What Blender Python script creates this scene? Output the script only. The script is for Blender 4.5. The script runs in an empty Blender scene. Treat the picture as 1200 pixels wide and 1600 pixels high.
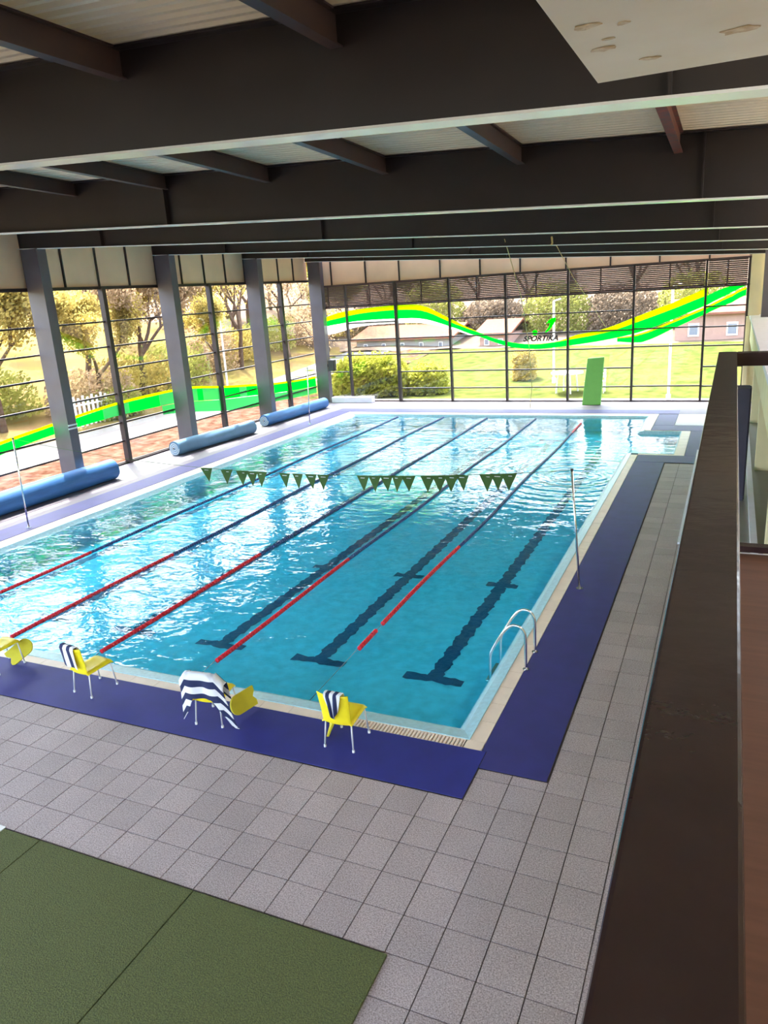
import bpy, bmesh, math, random
from mathutils import Vector, Matrix
random.seed(7)
sc = bpy.context.scene
COL = sc.collection

# ------------------------------------------------------------------ camera
YAW, PITCH, ROLL, FPX = 0.437954, 0.285159, -0.064963, 1175.09
cam_d = bpy.data.cameras.new('camera'); cam = bpy.data.objects.new('camera', cam_d); COL.objects.link(cam)
F = Vector((-math.sin(YAW) * math.cos(PITCH), math.cos(YAW) * math.cos(PITCH), -math.sin(PITCH)))
RT = Vector((math.cos(YAW), math.sin(YAW), 0)); UP = RT.cross(F)
R2 = math.cos(ROLL) * RT + math.sin(ROLL) * UP
U2 = -math.sin(ROLL) * RT + math.cos(ROLL) * UP
M = Matrix((R2, U2, -F)).transposed().to_4x4(); M.translation = Vector((2.671, -8.229, 5.877))
cam.matrix_world = M
cam_d.sensor_fit = 'VERTICAL'; cam_d.sensor_height = 24.0; cam_d.lens = FPX / 1600 * 24.0
cam_d.clip_start = 0.05; cam_d.clip_end = 600
sc.camera = cam

# ------------------------------------------------------------------ world, sun, exposure
SUN_DIR = Vector((1.0, -0.85, -2.7)).normalized()
w = bpy.data.worlds.new('sky'); sc.world = w; w.use_nodes = True
nt = w.node_tree; nt.nodes.clear()
sky = nt.nodes.new('ShaderNodeTexSky'); sky.sky_type = 'NISHITA'; sky.sun_disc = False
sky.sun_elevation = math.asin(-SUN_DIR.z); sky.sun_rotation = math.atan2(-SUN_DIR.x, -SUN_DIR.y)
sky.air_density = 1.0; sky.dust_density = 4.0; sky.ozone_density = 0.6
bg = nt.nodes.new('ShaderNodeBackground'); bg.inputs['Strength'].default_value = 0.55
wo = nt.nodes.new('ShaderNodeOutputWorld')
hsv = nt.nodes.new('ShaderNodeHueSaturation'); hsv.inputs['Saturation'].default_value = 0.75
nt.links.new(sky.outputs[0], hsv.inputs['Color']); nt.links.new(hsv.outputs[0], bg.inputs[0]); nt.links.new(bg.outputs[0], wo.inputs[0])
sd = bpy.data.lights.new('sun', 'SUN'); sd.energy = 3.4; sd.angle = 0.009; sd.color = (1.0, 0.95, 0.88)
so = bpy.data.objects.new('sun', sd); COL.objects.link(so); so.location = (-40, 40, 90)
so.rotation_euler = SUN_DIR.to_track_quat('-Z', 'Y').to_euler()
sc.view_settings.view_transform = 'Standard'; sc.view_settings.look = 'None'
sc.view_settings.gamma = 1.0; sc.view_settings.use_curve_mapping = False
sc.view_settings.exposure = 2.35
sc.cycles.use_denoising = True
sc.cycles.max_bounces = 10; sc.cycles.diffuse_bounces = 5; sc.cycles.glossy_bounces = 4
sc.cycles.transmission_bounces = 6; sc.cycles.transparent_max_bounces = 24
sc.cycles.sample_clamp_indirect = 8.0

# ------------------------------------------------------------------ materials
def S(r, g, b):
    f = lambda c: ((c / 255 + 0.055) / 1.055) ** 2.4 if c > 10 else c / 255 / 12.92
    return (f(r), f(g), f(b), 1.0)

def D(r, g, b): return tuple(c * 0.50 for c in S(r, g, b)[:3]) + (1.0,)      # outdoor colours darkened so the bright outdoors does not overexpose

def mat(name, col, rough=0.6, metal=0.0, var=0.0, scale=5.0, bump=0.0, bscale=40.0, col2=None, spec=0.5, detail=4.0, stretch=None, coat=0.0):
    m = bpy.data.materials.new(name); m.use_nodes = True
    n = m.node_tree.nodes; l = m.node_tree.links; b = n['Principled BSDF']
    b.inputs['Roughness'].default_value = rough; b.inputs['Metallic'].default_value = metal
    b.inputs['Specular IOR Level'].default_value = spec
    b.inputs['Base Color'].default_value = col
    if coat: b.inputs['Coat Weight'].default_value = coat
    tc = n.new('ShaderNodeTexCoord'); src = tc.outputs['Object']
    if stretch:
        mp = n.new('ShaderNodeMapping'); mp.inputs['Scale'].default_value = stretch
        l.new(src, mp.inputs[0]); src = mp.outputs[0]
    if var or col2:
        t = n.new('ShaderNodeTexNoise'); t.inputs['Scale'].default_value = scale; t.inputs['Detail'].default_value = detail
        l.new(src, t.inputs['Vector'])
        r = n.new('ShaderNodeValToRGB'); r.color_ramp.elements[0].position = 0.32; r.color_ramp.elements[1].position = 0.68
        c2 = col2 if col2 else tuple(min(1, c * (1 + var)) for c in col[:3]) + (1,)
        c1 = col if col2 else tuple(c * (1 - var) for c in col[:3]) + (1,)
        r.color_ramp.elements[0].color = c1; r.color_ramp.elements[1].color = c2
        l.new(t.outputs['Fac'], r.inputs[0]); l.new(r.outputs[0], b.inputs['Base Color'])
    if bump:
        t2 = n.new('ShaderNodeTexNoise'); t2.inputs['Scale'].default_value = bscale; t2.inputs['Detail'].default_value = 5
        l.new(src, t2.inputs['Vector'])
        bp = n.new('ShaderNodeBump'); bp.inputs['Strength'].default_value = bump; bp.inputs['Distance'].default_value = 0.02
        l.new(t2.outputs['Fac'], bp.inputs['Height']); l.new(bp.outputs[0], b.inputs['Normal'])
    return m

MT = {}
MT['beam'] = mat('dark_beam_paint', S(45, 37, 38), 0.42, var=0.12, scale=1.2)
MT['flange'] = mat('pale_flange_paint', S(241, 241, 241), 0.25, col2=S(241, 241, 241), scale=2.0)
MT['purlin'] = mat('brown_purlin_paint', S(73, 61, 63), 0.5, col2=S(86, 66, 63), scale=2.5)
MT['rust'] = mat('rusty_steel', S(124, 62, 50), 0.8, col2=S(84, 68, 66), scale=9)
MT['sheet'] = mat('cream_roof_sheet', S(232, 220, 196), 0.5, var=0.05, scale=1.0)
MT['column'] = mat('grey_column_paint', S(93, 88, 96), 0.38, var=0.08, scale=1.5)
MT['mullion'] = mat('dark_mullion', S(49, 37, 40), 0.45)
MT['beige'] = mat('beige_panel', S(240, 202, 168), 0.7, var=0.05, scale=1.0)
MT['plaster'] = mat('beige_plaster', S(241, 229, 190), 0.75, var=0.04, scale=1.5)
MT['soffit'] = mat('stained_plaster', S(248, 240, 222), 0.85, col2=S(243, 232, 210), scale=2.2, bump=0.25, bscale=5)
MT['stain'] = mat('peeling_patch', S(208, 180, 139), 0.9, col2=S(241, 226, 201), scale=14, bump=0.8, bscale=30)
MT['louver'] = mat('brown_louver', S(81, 62, 62), 0.6)
MT['coping'] = mat('cream_coping', S(240, 220, 200), 0.45, var=0.05, scale=3)
MT['rim'] = mat('aqua_rim_tile', S(168, 211, 225), 0.3, var=0.10, scale=14)
MT['basin'] = mat('turquoise_pool_tile', S(130, 228, 246), 0.5, var=0.10, scale=4.5)  # noise variation paints a faint caustic mottle onto the tile
MT['line'] = mat('black_lane_tile', S(16, 78, 118), 0.5)
MT['mat_blue'] = mat('blue_rubber_mat', S(48, 46, 116), 0.6, var=0.10, scale=2.2, bump=0.1, bscale=160, detail=8)
MT['mat_navy'] = mat('navy_rubber_mat', S(36, 40, 128), 0.6, var=0.12, scale=2.0, bump=0.1, bscale=160, detail=8)
MT['palemat'] = mat('pale_grey_mat', S(229, 226, 239), 0.6, var=0.03)
MT['grout'] = mat('dark_grout', S(93, 83, 81), 0.9)
MT['deck'] = mat('pale_lilac_deck', S(108, 102, 114), 0.6, var=0.06, scale=3)
MT['greyfloor'] = mat('grey_floor', S(122, 115, 108), 0.45, var=0.06, scale=2)
MT['gold'] = mat('brass_strip', S(236, 192, 104), 0.35)
MT['turf'] = mat('green_turf', S(104, 110, 60), 0.95, col2=S(74, 82, 48), scale=60, bump=1.0, bscale=75)
MT['chrome'] = mat('chrome_steel', S(225, 225, 228), 0.15, metal=1.0)
MT['leg'] = mat('brushed_leg_steel', S(214, 214, 220), 0.45, metal=0.3)
MT['white'] = mat('white_plastic', S(238, 238, 235), 0.5)
MT['yellow'] = mat('yellow_plastic', S(252, 230, 34), 0.4, var=0.03)
MT['olive'] = mat('olive_yellow_foam', S(205, 193, 40), 0.7, var=0.05, scale=8)
MT['red'] = mat('red_float', S(228, 36, 55), 0.4)
MT['bluefl'] = mat('blue_float', S(59, 76, 130), 0.4)
MT['cable'] = mat('steel_cable', S(120, 120, 125), 0.4, metal=0.6)
MT['flag'] = mat('green_pennant', S(60, 92, 39), 0.8)
MT['roller'] = mat('blue_foam_cover', S(56, 112, 178), 0.55, var=0.10, scale=1.4, bump=0.25, bscale=6, stretch=(1, 1, 6))
MT['roller2'] = mat('steel_blue_cover', S(100, 138, 176), 0.55, var=0.10, scale=1.4, bump=0.25, bscale=6)
MT['foam'] = mat('foam_edge', S(196, 206, 214), 0.8, var=0.05)
MT['greenfoam'] = mat('green_foam_board', S(125, 195, 96), 0.6, var=0.03)
MT['black'] = mat('black_plastic', S(44, 42, 46), 0.5)
MT['rail'] = mat('brown_rail_paint', S(54, 39, 43), 0.2, col2=S(62, 46, 49), scale=9, bump=0.1, bscale=12)
MT['wood'] = mat('brown_wood_floor', S(115, 78, 64), 0.5, var=0.12, scale=3, stretch=(1, 12, 1))
MT['navycurtain'] = mat('navy_panel', S(66, 64, 84), 0.7, var=0.1, scale=3)
MT['navyc'] = mat('navy_cloth', S(48, 58, 98), 0.9)
MT['rope'] = mat('tan_rope', S(214, 190, 130), 0.8)
MT['bark'] = mat('bark', D(132, 108, 92), 0.9, var=0.2, scale=6, spec=0.0)
MT['grass'] = mat('sunny_grass', D(78, 90, 44), 0.95, col2=D(114, 118, 62), scale=1.6, bump=0.8, bscale=6, detail=9, spec=0.0)
MT['leaflitter'] = mat('leaf_litter', D(92, 60, 46), 0.95, col2=D(140, 112, 96), scale=2.6, bump=0.8, bscale=9, detail=9, spec=0.0)
MT['hill'] = mat('hill_scrub', D(150, 122, 88), 0.95, col2=D(160, 146, 80), scale=0.35, bump=1.0, bscale=1.5, detail=9, spec=0.0)
MT['hill2'] = mat('grey_brush_hill', D(132, 118, 104), 0.95, col2=D(160, 136, 116), scale=0.5, bump=1.0, bscale=1.5, detail=9, spec=0.0)
MT['path'] = mat('white_path', D(160, 156, 152), 0.9, var=0.05, spec=0.0)
MT['paleh'] = mat('off_white_render', D(214, 210, 204), 0.9, spec=0.0)
MT['pink'] = mat('pink_render', D(224, 182, 164), 0.9, var=0.05, spec=0.0)
MT['roof'] = mat('tile_roof', D(178, 120, 100), 0.9, var=0.1, spec=0.0)
MT['dkglass'] = mat('far_window_glass', S(120, 124, 134), 0.2)

def backlit(name, col, a=0.0, var=0.0, scale=1.0, mixt=0.6):
    m = bpy.data.materials.new(name); m.use_nodes = True
    n = m.node_tree.nodes; l = m.node_tree.links; n.clear()
    o = n.new('ShaderNodeOutputMaterial'); d = n.new('ShaderNodeBsdfDiffuse'); t = n.new('ShaderNodeBsdfTranslucent')
    tr = n.new('ShaderNodeBsdfTransparent'); mx = n.new('ShaderNodeMixShader'); mx2 = n.new('ShaderNodeMixShader')
    for s in (d, t): s.inputs['Color'].default_value = col
    tr.inputs['Color'].default_value = col
    if var:
        tc = n.new('ShaderNodeTexCoord'); tx = n.new('ShaderNodeTexNoise'); tx.inputs['Scale'].default_value = scale; rp = n.new('ShaderNodeValToRGB')
        rp.color_ramp.elements[0].position = .32; rp.color_ramp.elements[1].position = .68
        rp.color_ramp.elements[0].color = tuple(c * (1 - var) for c in col[:3]) + (1,); rp.color_ramp.elements[1].color = tuple(min(1, c * (1 + var)) for c in col[:3]) + (1,)
        l.new(tc.outputs['Object'], tx.inputs['Vector']); l.new(tx.outputs['Fac'], rp.inputs[0])
        for s in (d, t): l.new(rp.outputs[0], s.inputs['Color'])
    mx.inputs[0].default_value = mixt; mx2.inputs[0].default_value = a
    l.new(d.outputs[0], mx.inputs[1]); l.new(t.outputs[0], mx.inputs[2])
    l.new(mx.outputs[0], mx2.inputs[1]); l.new(tr.outputs[0], mx2.inputs[2]); l.new(mx2.outputs[0], o.inputs[0])
    return m
MT['leaf_gold'] = backlit('gold_leaf', D(236, 212, 120), 0.0, 0.35, 0.9, 0.5)
MT['leaf_tan'] = backlit('tan_leaf', D(222, 190, 150), 0.0, 0.3, 0.9, 0.5)
MT['leaf_yg'] = backlit('yellowgreen_leaf', D(206, 206, 112), 0.0, 0.3, 0.9, 0.5)
MT['leaf_hedge'] = backlit('hedge_leaf', D(222, 224, 96), 0.0, 0.4, 3, 0.5)
MT['leaf_grey'] = backlit('grey_tan_leaf', D(170, 148, 126), 0.0, 0.3, 0.5, 0.5)
MT['vgreen'] = backlit('green_vinyl', (0.0, 0.95, 0.02, 1), 0.15)
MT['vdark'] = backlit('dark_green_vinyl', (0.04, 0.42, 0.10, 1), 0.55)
MT['vyellow'] = backlit('lime_vinyl', (0.36, 0.60, 0.0, 1), 0.2)
MT['vwhite'] = backlit('white_vinyl', (0.9, 0.9, 0.92, 1), 0.1)
MT['vblack'] = mat('black_vinyl', S(25, 25, 30), 0.5)

def glass_mat():
    m = bpy.data.materials.new('window_glass'); m.use_nodes = True
    n = m.node_tree.nodes; l = m.node_tree.links; n.clear()
    o = n.new('ShaderNodeOutputMaterial'); tr = n.new('ShaderNodeBsdfTransparent'); g = n.new('ShaderNodeBsdfGlossy')
    tr.inputs['Color'].default_value = (0.93, 0.95, 0.94, 1); g.inputs['Roughness'].default_value = 0.02
    lw = n.new('ShaderNodeLayerWeight'); lw.inputs['Blend'].default_value = 0.5
    pw = n.new('ShaderNodeMath'); pw.operation = 'POWER'; pw.inputs[1].default_value = 5.0; l.new(lw.outputs['Facing'], pw.inputs[0])
    fr = n.new('ShaderNodeMath'); fr.operation = 'MULTIPLY_ADD'; fr.inputs[1].default_value = 0.4; fr.inputs[2].default_value = 0.03; l.new(pw.outputs[0], fr.inputs[0])
    mx = n.new('ShaderNodeMixShader'); l.new(fr.outputs[0], mx.inputs[0]); l.new(tr.outputs[0], mx.inputs[1]); l.new(g.outputs[0], mx.inputs[2])
    l.new(mx.outputs[0], o.inputs[0]); return m
MT['glass'] = glass_mat()

def water_mat():
    m = bpy.data.materials.new('pool_water'); m.use_nodes = True
    n = m.node_tree.nodes; l = m.node_tree.links; n.clear()
    o = n.new('ShaderNodeOutputMaterial')
    tc = n.new('ShaderNodeTexCoord')
    def noise(scale, sx, sy, det, dist=0.0):
        mp = n.new('ShaderNodeMapping'); mp.inputs['Scale'].default_value = (sx, sy, 1)
        l.new(tc.outputs['Object'], mp.inputs[0])
        t = n.new('ShaderNodeTexNoise'); t.inputs['Scale'].default_value = scale; t.inputs['Detail'].default_value = det
        t.inputs['Distortion'].default_value = dist
        l.new(mp.outputs[0], t.inputs['Vector']); return t.outputs['Fac']
    def math_(op, a, b=None):
        k = n.new('ShaderNodeMath'); k.operation = op
        for i, v in enumerate((a, b)):
            if v is None: continue
            if isinstance(v, (int, float)): k.inputs[i].default_value = v
            else: l.new(v, k.inputs[i])
        return k.outputs[0]
    big = noise(0.55, 1.0, 0.8, 1.5, 0.6)
    mid = noise(1.7, 0.8, 1.3, 2.0, 0.8)
    fine = noise(6.0, 0.8, 1.2, 2.0, 0.4)
    sep = n.new('ShaderNodeSeparateXYZ'); l.new(tc.outputs['Object'], sep.inputs[0])
    lump = noise(0.22, 1.0, 1.0, 2.0, 0.3)
    amp = math_('MAXIMUM', 0.45, math_('ADD', math_('MULTIPLY', sep.outputs['X'], -0.10), math_('ADD', math_('MULTIPLY', lump, 2.4), -1.1)))
    h = math_('ADD', math_('MULTIPLY', big, 0.05), math_('MULTIPLY', amp, math_('ADD', math_('MULTIPLY', mid, 0.030), math_('MULTIPLY', fine, 0.009))))
    # rings spreading from a spot by the steps
    mp = n.new('ShaderNodeMapping'); mp.inputs['Location'].default_value = (1.6, -15.2, 0)
    l.new(tc.outputs['Object'], mp.inputs[0])
    ln = n.new('ShaderNodeVectorMath'); ln.operation = 'LENGTH'; l.new(mp.outputs[0], ln.inputs[0])
    r = ln.outputs['Value']
    wob = math_('ADD', math_('MULTIPLY', r, 13.0), math_('MULTIPLY', mid, 6.0))
    ring = math_('MULTIPLY', math_('SINE', wob), math_('MULTIPLY', 0.014, math_('POWER', 2.718, math_('MULTIPLY', math_('MULTIPLY', r, r), -0.16))))
    h = math_('ADD', h, ring)
    bp = n.new('ShaderNodeBump'); bp.inputs['Strength'].default_value = 1.0; bp.inputs['Distance'].default_value = 1.0
    l.new(h, bp.inputs['Height'])
    lw = n.new('ShaderNodeLayerWeight'); lw.inputs['Blend'].default_value = 0.5; l.new(bp.outputs[0], lw.inputs['Normal'])
    frv = math_('ADD', math_('MULTIPLY', math_('POWER', lw.outputs['Facing'], 5.0), 0.98), 0.02)
    g = n.new('ShaderNodeBsdfGlossy'); g.inputs['Roughness'].default_value = 0.015; l.new(bp.outputs[0], g.inputs['Normal'])
    tr = n.new('ShaderNodeBsdfTransparent'); tr.inputs['Color'].default_value = (0.80, 0.97, 1.0, 1)
    mx = n.new('ShaderNodeMixShader'); l.new(frv, mx.inputs[0]); l.new(tr.outputs[0], mx.inputs[1]); l.new(g.outputs[0], mx.inputs[2])
    l.new(mx.outputs[0], o.inputs[0])
    va = n.new('ShaderNodeVolumeAbsorption'); va.inputs['Color'].default_value = (0.0, 0.77, 0.87, 1); va.inputs['Density'].default_value = 0.5
    l.new(va.outputs[0], o.inputs['Volume']); return m
MT['water'] = water_mat()

def tile_mat():
    m = bpy.data.materials.new('terrazzo_tile'); m.use_nodes = True
    n = m.node_tree.nodes; l = m.node_tree.links; b = n['Principled BSDF']; b.inputs['Roughness'].default_value = 0.6
    geo = n.new('ShaderNodeNewGeometry'); inf = n.new('ShaderNodeObjectInfo')
    t = n.new('ShaderNodeTexNoise'); t.inputs['Scale'].default_value = 70; t.inputs['Detail'].default_value = 6
    v = n.new('ShaderNodeTexNoise'); v.inputs['Scale'].default_value = 1.6
    l.new(geo.outputs['Position'], t.inputs['Vector']); l.new(geo.outputs['Position'], v.inputs['Vector'])
    r = n.new('ShaderNodeValToRGB'); r.color_ramp.elements[0].position = 0.35; r.color_ramp.elements[1].position = 0.66
    r.color_ramp.elements[0].color = S(138, 124, 124); r.color_ramp.elements[1].color = S(198, 184, 184)
    l.new(t.outputs['Fac'], r.inputs[0])
    hs = n.new('ShaderNodeHueSaturation')
    ma = n.new('ShaderNodeMath'); ma.operation = 'MULTIPLY_ADD'; ma.inputs[1].default_value = 0.14; ma.inputs[2].default_value = 0.80
    mb = n.new('ShaderNodeMath'); mb.operation = 'MULTIPLY_ADD'; mb.inputs[1].default_value = 0.28
    l.new(inf.outputs['Random'], ma.inputs[0]); l.new(v.outputs['Fac'], mb.inputs[0]); l.new(ma.outputs[0], mb.inputs[2])
    l.new(mb.outputs[0], hs.inputs['Value']); l.new(r.outputs[0], hs.inputs['Color']); l.new(hs.outputs[0], b.inputs['Base Color'])
    return m
MT['tile'] = tile_mat()

def stripe_mat(axis, freq, phase=0.0):
    m = bpy.data.materials.new('striped_towel'); m.use_nodes = True
    n = m.node_tree.nodes; l = m.node_tree.links; b = n['Principled BSDF']; b.inputs['Roughness'].default_value = 0.95
    uv = n.new('ShaderNodeUVMap'); sx = n.new('ShaderNodeSeparateXYZ'); l.new(uv.outputs[0], sx.inputs[0])
    k = n.new('ShaderNodeMath'); k.operation = 'MULTIPLY_ADD'; k.inputs[1].default_value = freq; k.inputs[2].default_value = phase
    l.new(sx.outputs[axis], k.inputs[0])
    fr = n.new('ShaderNodeMath'); fr.operation = 'FRACT'; l.new(k.outputs[0], fr.inputs[0])
    gt = n.new('ShaderNodeMath'); gt.operation = 'GREATER_THAN'; gt.inputs[1].default_value = 0.5; l.new(fr.outputs[0], gt.inputs[0])
    mx = n.new('ShaderNodeMix'); mx.data_type = 'RGBA'; mx.inputs['A'].default_value = S(232, 232, 238); mx.inputs['B'].default_value = S(40, 48, 88)
    l.new(gt.outputs[0], mx.inputs['Factor']); l.new(mx.outputs['Result'], b.inputs['Base Color'])
    return m

# ------------------------------------------------------------------ builders
class MB:
    def __init__(s): s.v = []; s.f = []; s.uv = None
    def box(s, x0, x1, y0, y1, z0, z1):
        i = len(s.v)
        s.v += [(x0, y0, z0), (x1, y0, z0), (x1, y1, z0), (x0, y1, z0), (x0, y0, z1), (x1, y0, z1), (x1, y1, z1), (x0, y1, z1)]
        s.f += [tuple(i + k for k in q) for q in ((0, 3, 2, 1), (4, 5, 6, 7), (0, 1, 5, 4), (1, 2, 6, 5), (2, 3, 7, 6), (3, 0, 4, 7))]; return s
    def hexa(s, pts):      # 8 points, bottom loop then top loop
        i = len(s.v); s.v += [tuple(p) for p in pts]
        s.f += [tuple(i + k for k in q) for q in ((0, 3, 2, 1), (4, 5, 6, 7), (0, 1, 5, 4), (1, 2, 6, 5), (2, 3, 7, 6), (3, 0, 4, 7))]; return s
    def quad(s, *p):
        i = len(s.v); s.v += [tuple(q) for q in p]; s.f.append(tuple(range(i, i + len(p)))); return s
    def tube(s, pts, r, n=8, cap=True):
        pts = [Vector(p) for p in pts]; rs = r if isinstance(r, (list, tuple)) else [r] * len(pts)
        i0 = len(s.v); prev = None
        for k, p in enumerate(pts):
            d = (pts[min(k + 1, len(pts) - 1)] - pts[max(k - 1, 0)]).normalized()
            if prev is None:
                a = d.cross(Vector((0, 0, 1)))
                if a.length < 1e-3: a = d.cross(Vector((1, 0, 0)))
            else: a = prev - d * prev.dot(d)
            a.normalize(); prev = a; b = d.cross(a)
            for j in range(n):
                t = 2 * math.pi * j / n; q = p + (a * math.cos(t) + b * math.sin(t)) * rs[k]; s.v.append(tuple(q))
        for k in range(len(pts) - 1):
            for j in range(n):
                a0 = i0 + k * n + j; a1 = i0 + k * n + (j + 1) % n; s.f.append((a0, a1, a1 + n, a0 + n))
        if cap:
            s.f.append(tuple(i0 + j for j in reversed(range(n)))); e = i0 + (len(pts) - 1) * n; s.f.append(tuple(e + j for j in range(n)))
        return s
    def prism(s, poly, off):   # poly: list of 3-d points, extruded by off
        i = len(s.v); n = len(poly); o = Vector(off)
        s.v += [tuple(p) for p in poly] + [tuple(Vector(p) + o) for p in poly]
        s.f.append(tuple(i + k for k in range(n))); s.f.append(tuple(i + n + k for k in reversed(range(n))))
        for k in range(n): s.f.append((i + k, i + n + k, i + n + (k + 1) % n, i + (k + 1) % n))
        return s
    def mesh(s, name, m, smooth=False, fix=True):
        me = bpy.data.meshes.new(name); me.from_pydata(s.v, [], s.f)
        if fix:
            bm = bmesh.new(); bm.from_mesh(me); bmesh.ops.recalc_face_normals(bm, faces=bm.faces); bm.to_mesh(me); bm.free()
        me.materials.append(m)
        if smooth: me.polygons.foreach_set('use_smooth', [True] * len(me.polygons))
        return me
    def build(s, name, m, parent=None, smooth=False, bevel=0.0, fix=True):
        return put(name, s.mesh(name, m, smooth, fix), parent, bevel)

def put(name, me, parent=None, bevel=0.0):
    o = bpy.data.objects.new(name, me); COL.objects.link(o)
    if parent:
        o.parent = parent
        if parent.get('_wl'): o.matrix_parent_inverse = Matrix.Translation(-Vector(parent.location))
        elif parent.parent and parent.parent.get('_wl'): pass
    if bevel:
        b = o.modifiers.new('bevel', 'BEVEL'); b.width = bevel; b.segments = 2; b.limit_method = 'ANGLE'
    return o

def empty(name, loc=(0, 0, 0), world=True, rz=0.0):
    """An Empty at the thing's base; world=True means its parts are given in world coordinates."""
    o = bpy.data.objects.new(name, None); COL.objects.link(o); o.location = loc; o.rotation_euler = (0, 0, rz)
    o.empty_display_size = 0.2
    if world: o['_wl'] = True
    return o
def tag(o, label, cat, group=None, kind=None):
    o['label'] = label; o['category'] = cat
    if group: o['group'] = group
    if kind: o['kind'] = kind
    return o
def struct(o, label=None):
    o['kind'] = 'structure'
    if label: o['label'] = label
    return o

# ================================================================== SETTING
# key positions (metres; x to the right across the pool, y away along it, z up from the deck)
INNER = [(-14.5, .62), (-.5, .62), (-.5, 18.45), (1.08, 18.45), (1.08, 22.25), (-.5, 22.25), (-.5, 25.75), (-14.5, 25.75)]
RIM = [(-14.86, .2), (-.22, .2), (-.22, 18.3), (1.15, 18.3), (1.15, 22.38), (-.22, 22.38), (-.22, 26.05), (-14.86, 26.05)]
COPE = [(-15.1, 0), (0, 0), (0, 18.1), (1.47, 18.1), (1.47, 22.5), (0, 22.5), (0, 26.3), (-15.1, 26.3)]
WATER_Z, BOTTOM_Z = -0.10, -0.72
COLY = [-14.0, -1.75, 4.5, 10.8, 17.25, 23.55, 29.6]
WALLX, FARY = -18.8, 29.9

floor = struct(empty('floor'), 'grey terrazzo tiled pool deck')
b = MB()   # slab beds under the tiles
b.box(-22, 6, -14, 0, -.3, -.012); b.box(1.47, 6, 0, 30, -.3, -.012); b.box(0, 1.47, 0, 18.1, -.3, -.012); b.box(0, 1.47, 22.5, 30, -.3, -.012)
b.build('slab_bed', MT['grout'], floor)
b = MB(); b.box(-19.0, -15.1, 0, 30.1, -.3, 0.0); b.box(-15.1, 0, 26.3, 30.1, -.3, 0.0); b.box(0, 6, 26.3, 30.1, -.012, 0.0)
b.box(-19.0, -9.2, -14, 0, -.012, 0.0)
b.build('pale_deck', MT['deck'], floor)
b = MB(); b.box(2.02, 6.0, -14, 26.3, -.012, 0.0); b.build('aggregate_strip', MT['greyfloor'], floor)

T, TY, GAP = 0.44, 0.46, 0.006
tb = MB(); tb.box(-T / 2 + GAP, T / 2 - GAP, -TY / 2 + GAP, TY / 2 - GAP, -.012, 0); tile_me = tb.mesh('tile', MT['tile'])
def tiles(x0, x1, y0, y1, skip=None):
    n0 = math.floor((x0 - .08) / T + .5); n1 = math.floor((x1 - .08) / T + .5)
    m0 = math.floor((y0 + 1.01) / TY + .5); m1 = math.floor((y1 + 1.01) / TY + .5)
    for i in range(n0, n1):
        for j in range(m0, m1):
            cx = .08 + (i + .5) * T; cy = -1.01 + (j + .5) * TY
            if skip and skip(cx, cy): continue
            o = put('tile', tile_me, floor); o.location = (cx, cy, random.uniform(-.0015, .0015))
            o.rotation_euler = (random.uniform(-.002, .002), random.uniform(-.002, .002), 0)
tiles(-8.7, 1.84, -3.31, -1.01)
tiles(.08, 1.84, -5.6, -3.31)
tiles(.08, 1.84, -1.01, -.37)
tiles(.96, 1.84, -.55, 17.0)
for k in range(2):
    MB().box(.08 + k * T + GAP, .08 + (k + 1) * T - GAP, -.55 + GAP, -.37, -.012, 0).build('tile', MT['tile'], floor)
b = MB(); b.box(1.845, 1.965, -6, 17.0, -.012, 0.0); b.build('border_tile', MT['tile'], floor)
b = MB(); b.box(1.966, 1.996, -8, 9.0, -.012, 0.008); b.build('edging_strip', MT['gold'], floor)['label'] = 'thin brass edging strip in the floor'
b = MB(); b.box(1.84, 2.25, 9.0, 18.9, -.012, 0.05); b.build('pale_curb', MT['palemat'], floor)

# pool basin
basin = struct(empty('pool_basin', (-7.5, 13, BOTTOM_Z)), 'turquoise tiled swimming pool basin with black lane lines')
b = MB()
b.quad(*[(x, y, BOTTOM_Z) for x, y in ((-14.5, .62), (-.5, .62), (-.5, 25.75), (-14.5, 25.75))])
n = len(INNER)
for k in range(n):
    (x0, y0), (x1, y1) = INNER[k], INNER[(k + 1) % n]
    b.quad((x0, y0, -.13), (x1, y1, -.13), (x1, y1, BOTTOM_Z), (x0, y0, BOTTOM_Z))
b.quad((-.5, 18.45, -.4), (1.08, 18.45, -.4), (1.08, 22.25, -.4), (-.5, 22.25, -.4))
b.quad((-.5, 18.45, -.4), (-.5, 18.45, BOTTOM_Z), (-.5, 22.25, BOTTOM_Z), (-.5, 22.25, -.4))
b.build('basin_lining', MT['basin'], basin, fix=False)
b = MB()
for k in range(n):
    i0, i1 = INNER[k], INNER[(k + 1) % n]; r0, r1 = RIM[k], RIM[(k + 1) % n]
    mid0 = [(a * .55 + c * .45) for a, c in zip(i0, r0)]; mid1 = [(a * .55 + c * .45) for a, c in zip(i1, r1)]
    b.quad((*r0, -.012), (*r1, -.012), (*r1, .015), (*r0, .015))
    b.quad((*r0, .015), (*r1, .015), (*mid1, -.02), (*mid0, -.02))
    b.quad((*mid0, -.02), (*mid1, -.02), (*i1, -.13), (*i0, -.13))
b.build('rim', MT['rim'], basin, fix=False)
LANES = [-1.75, -4.05, -6.3, -8.55, -10.8, -13.2]
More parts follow.
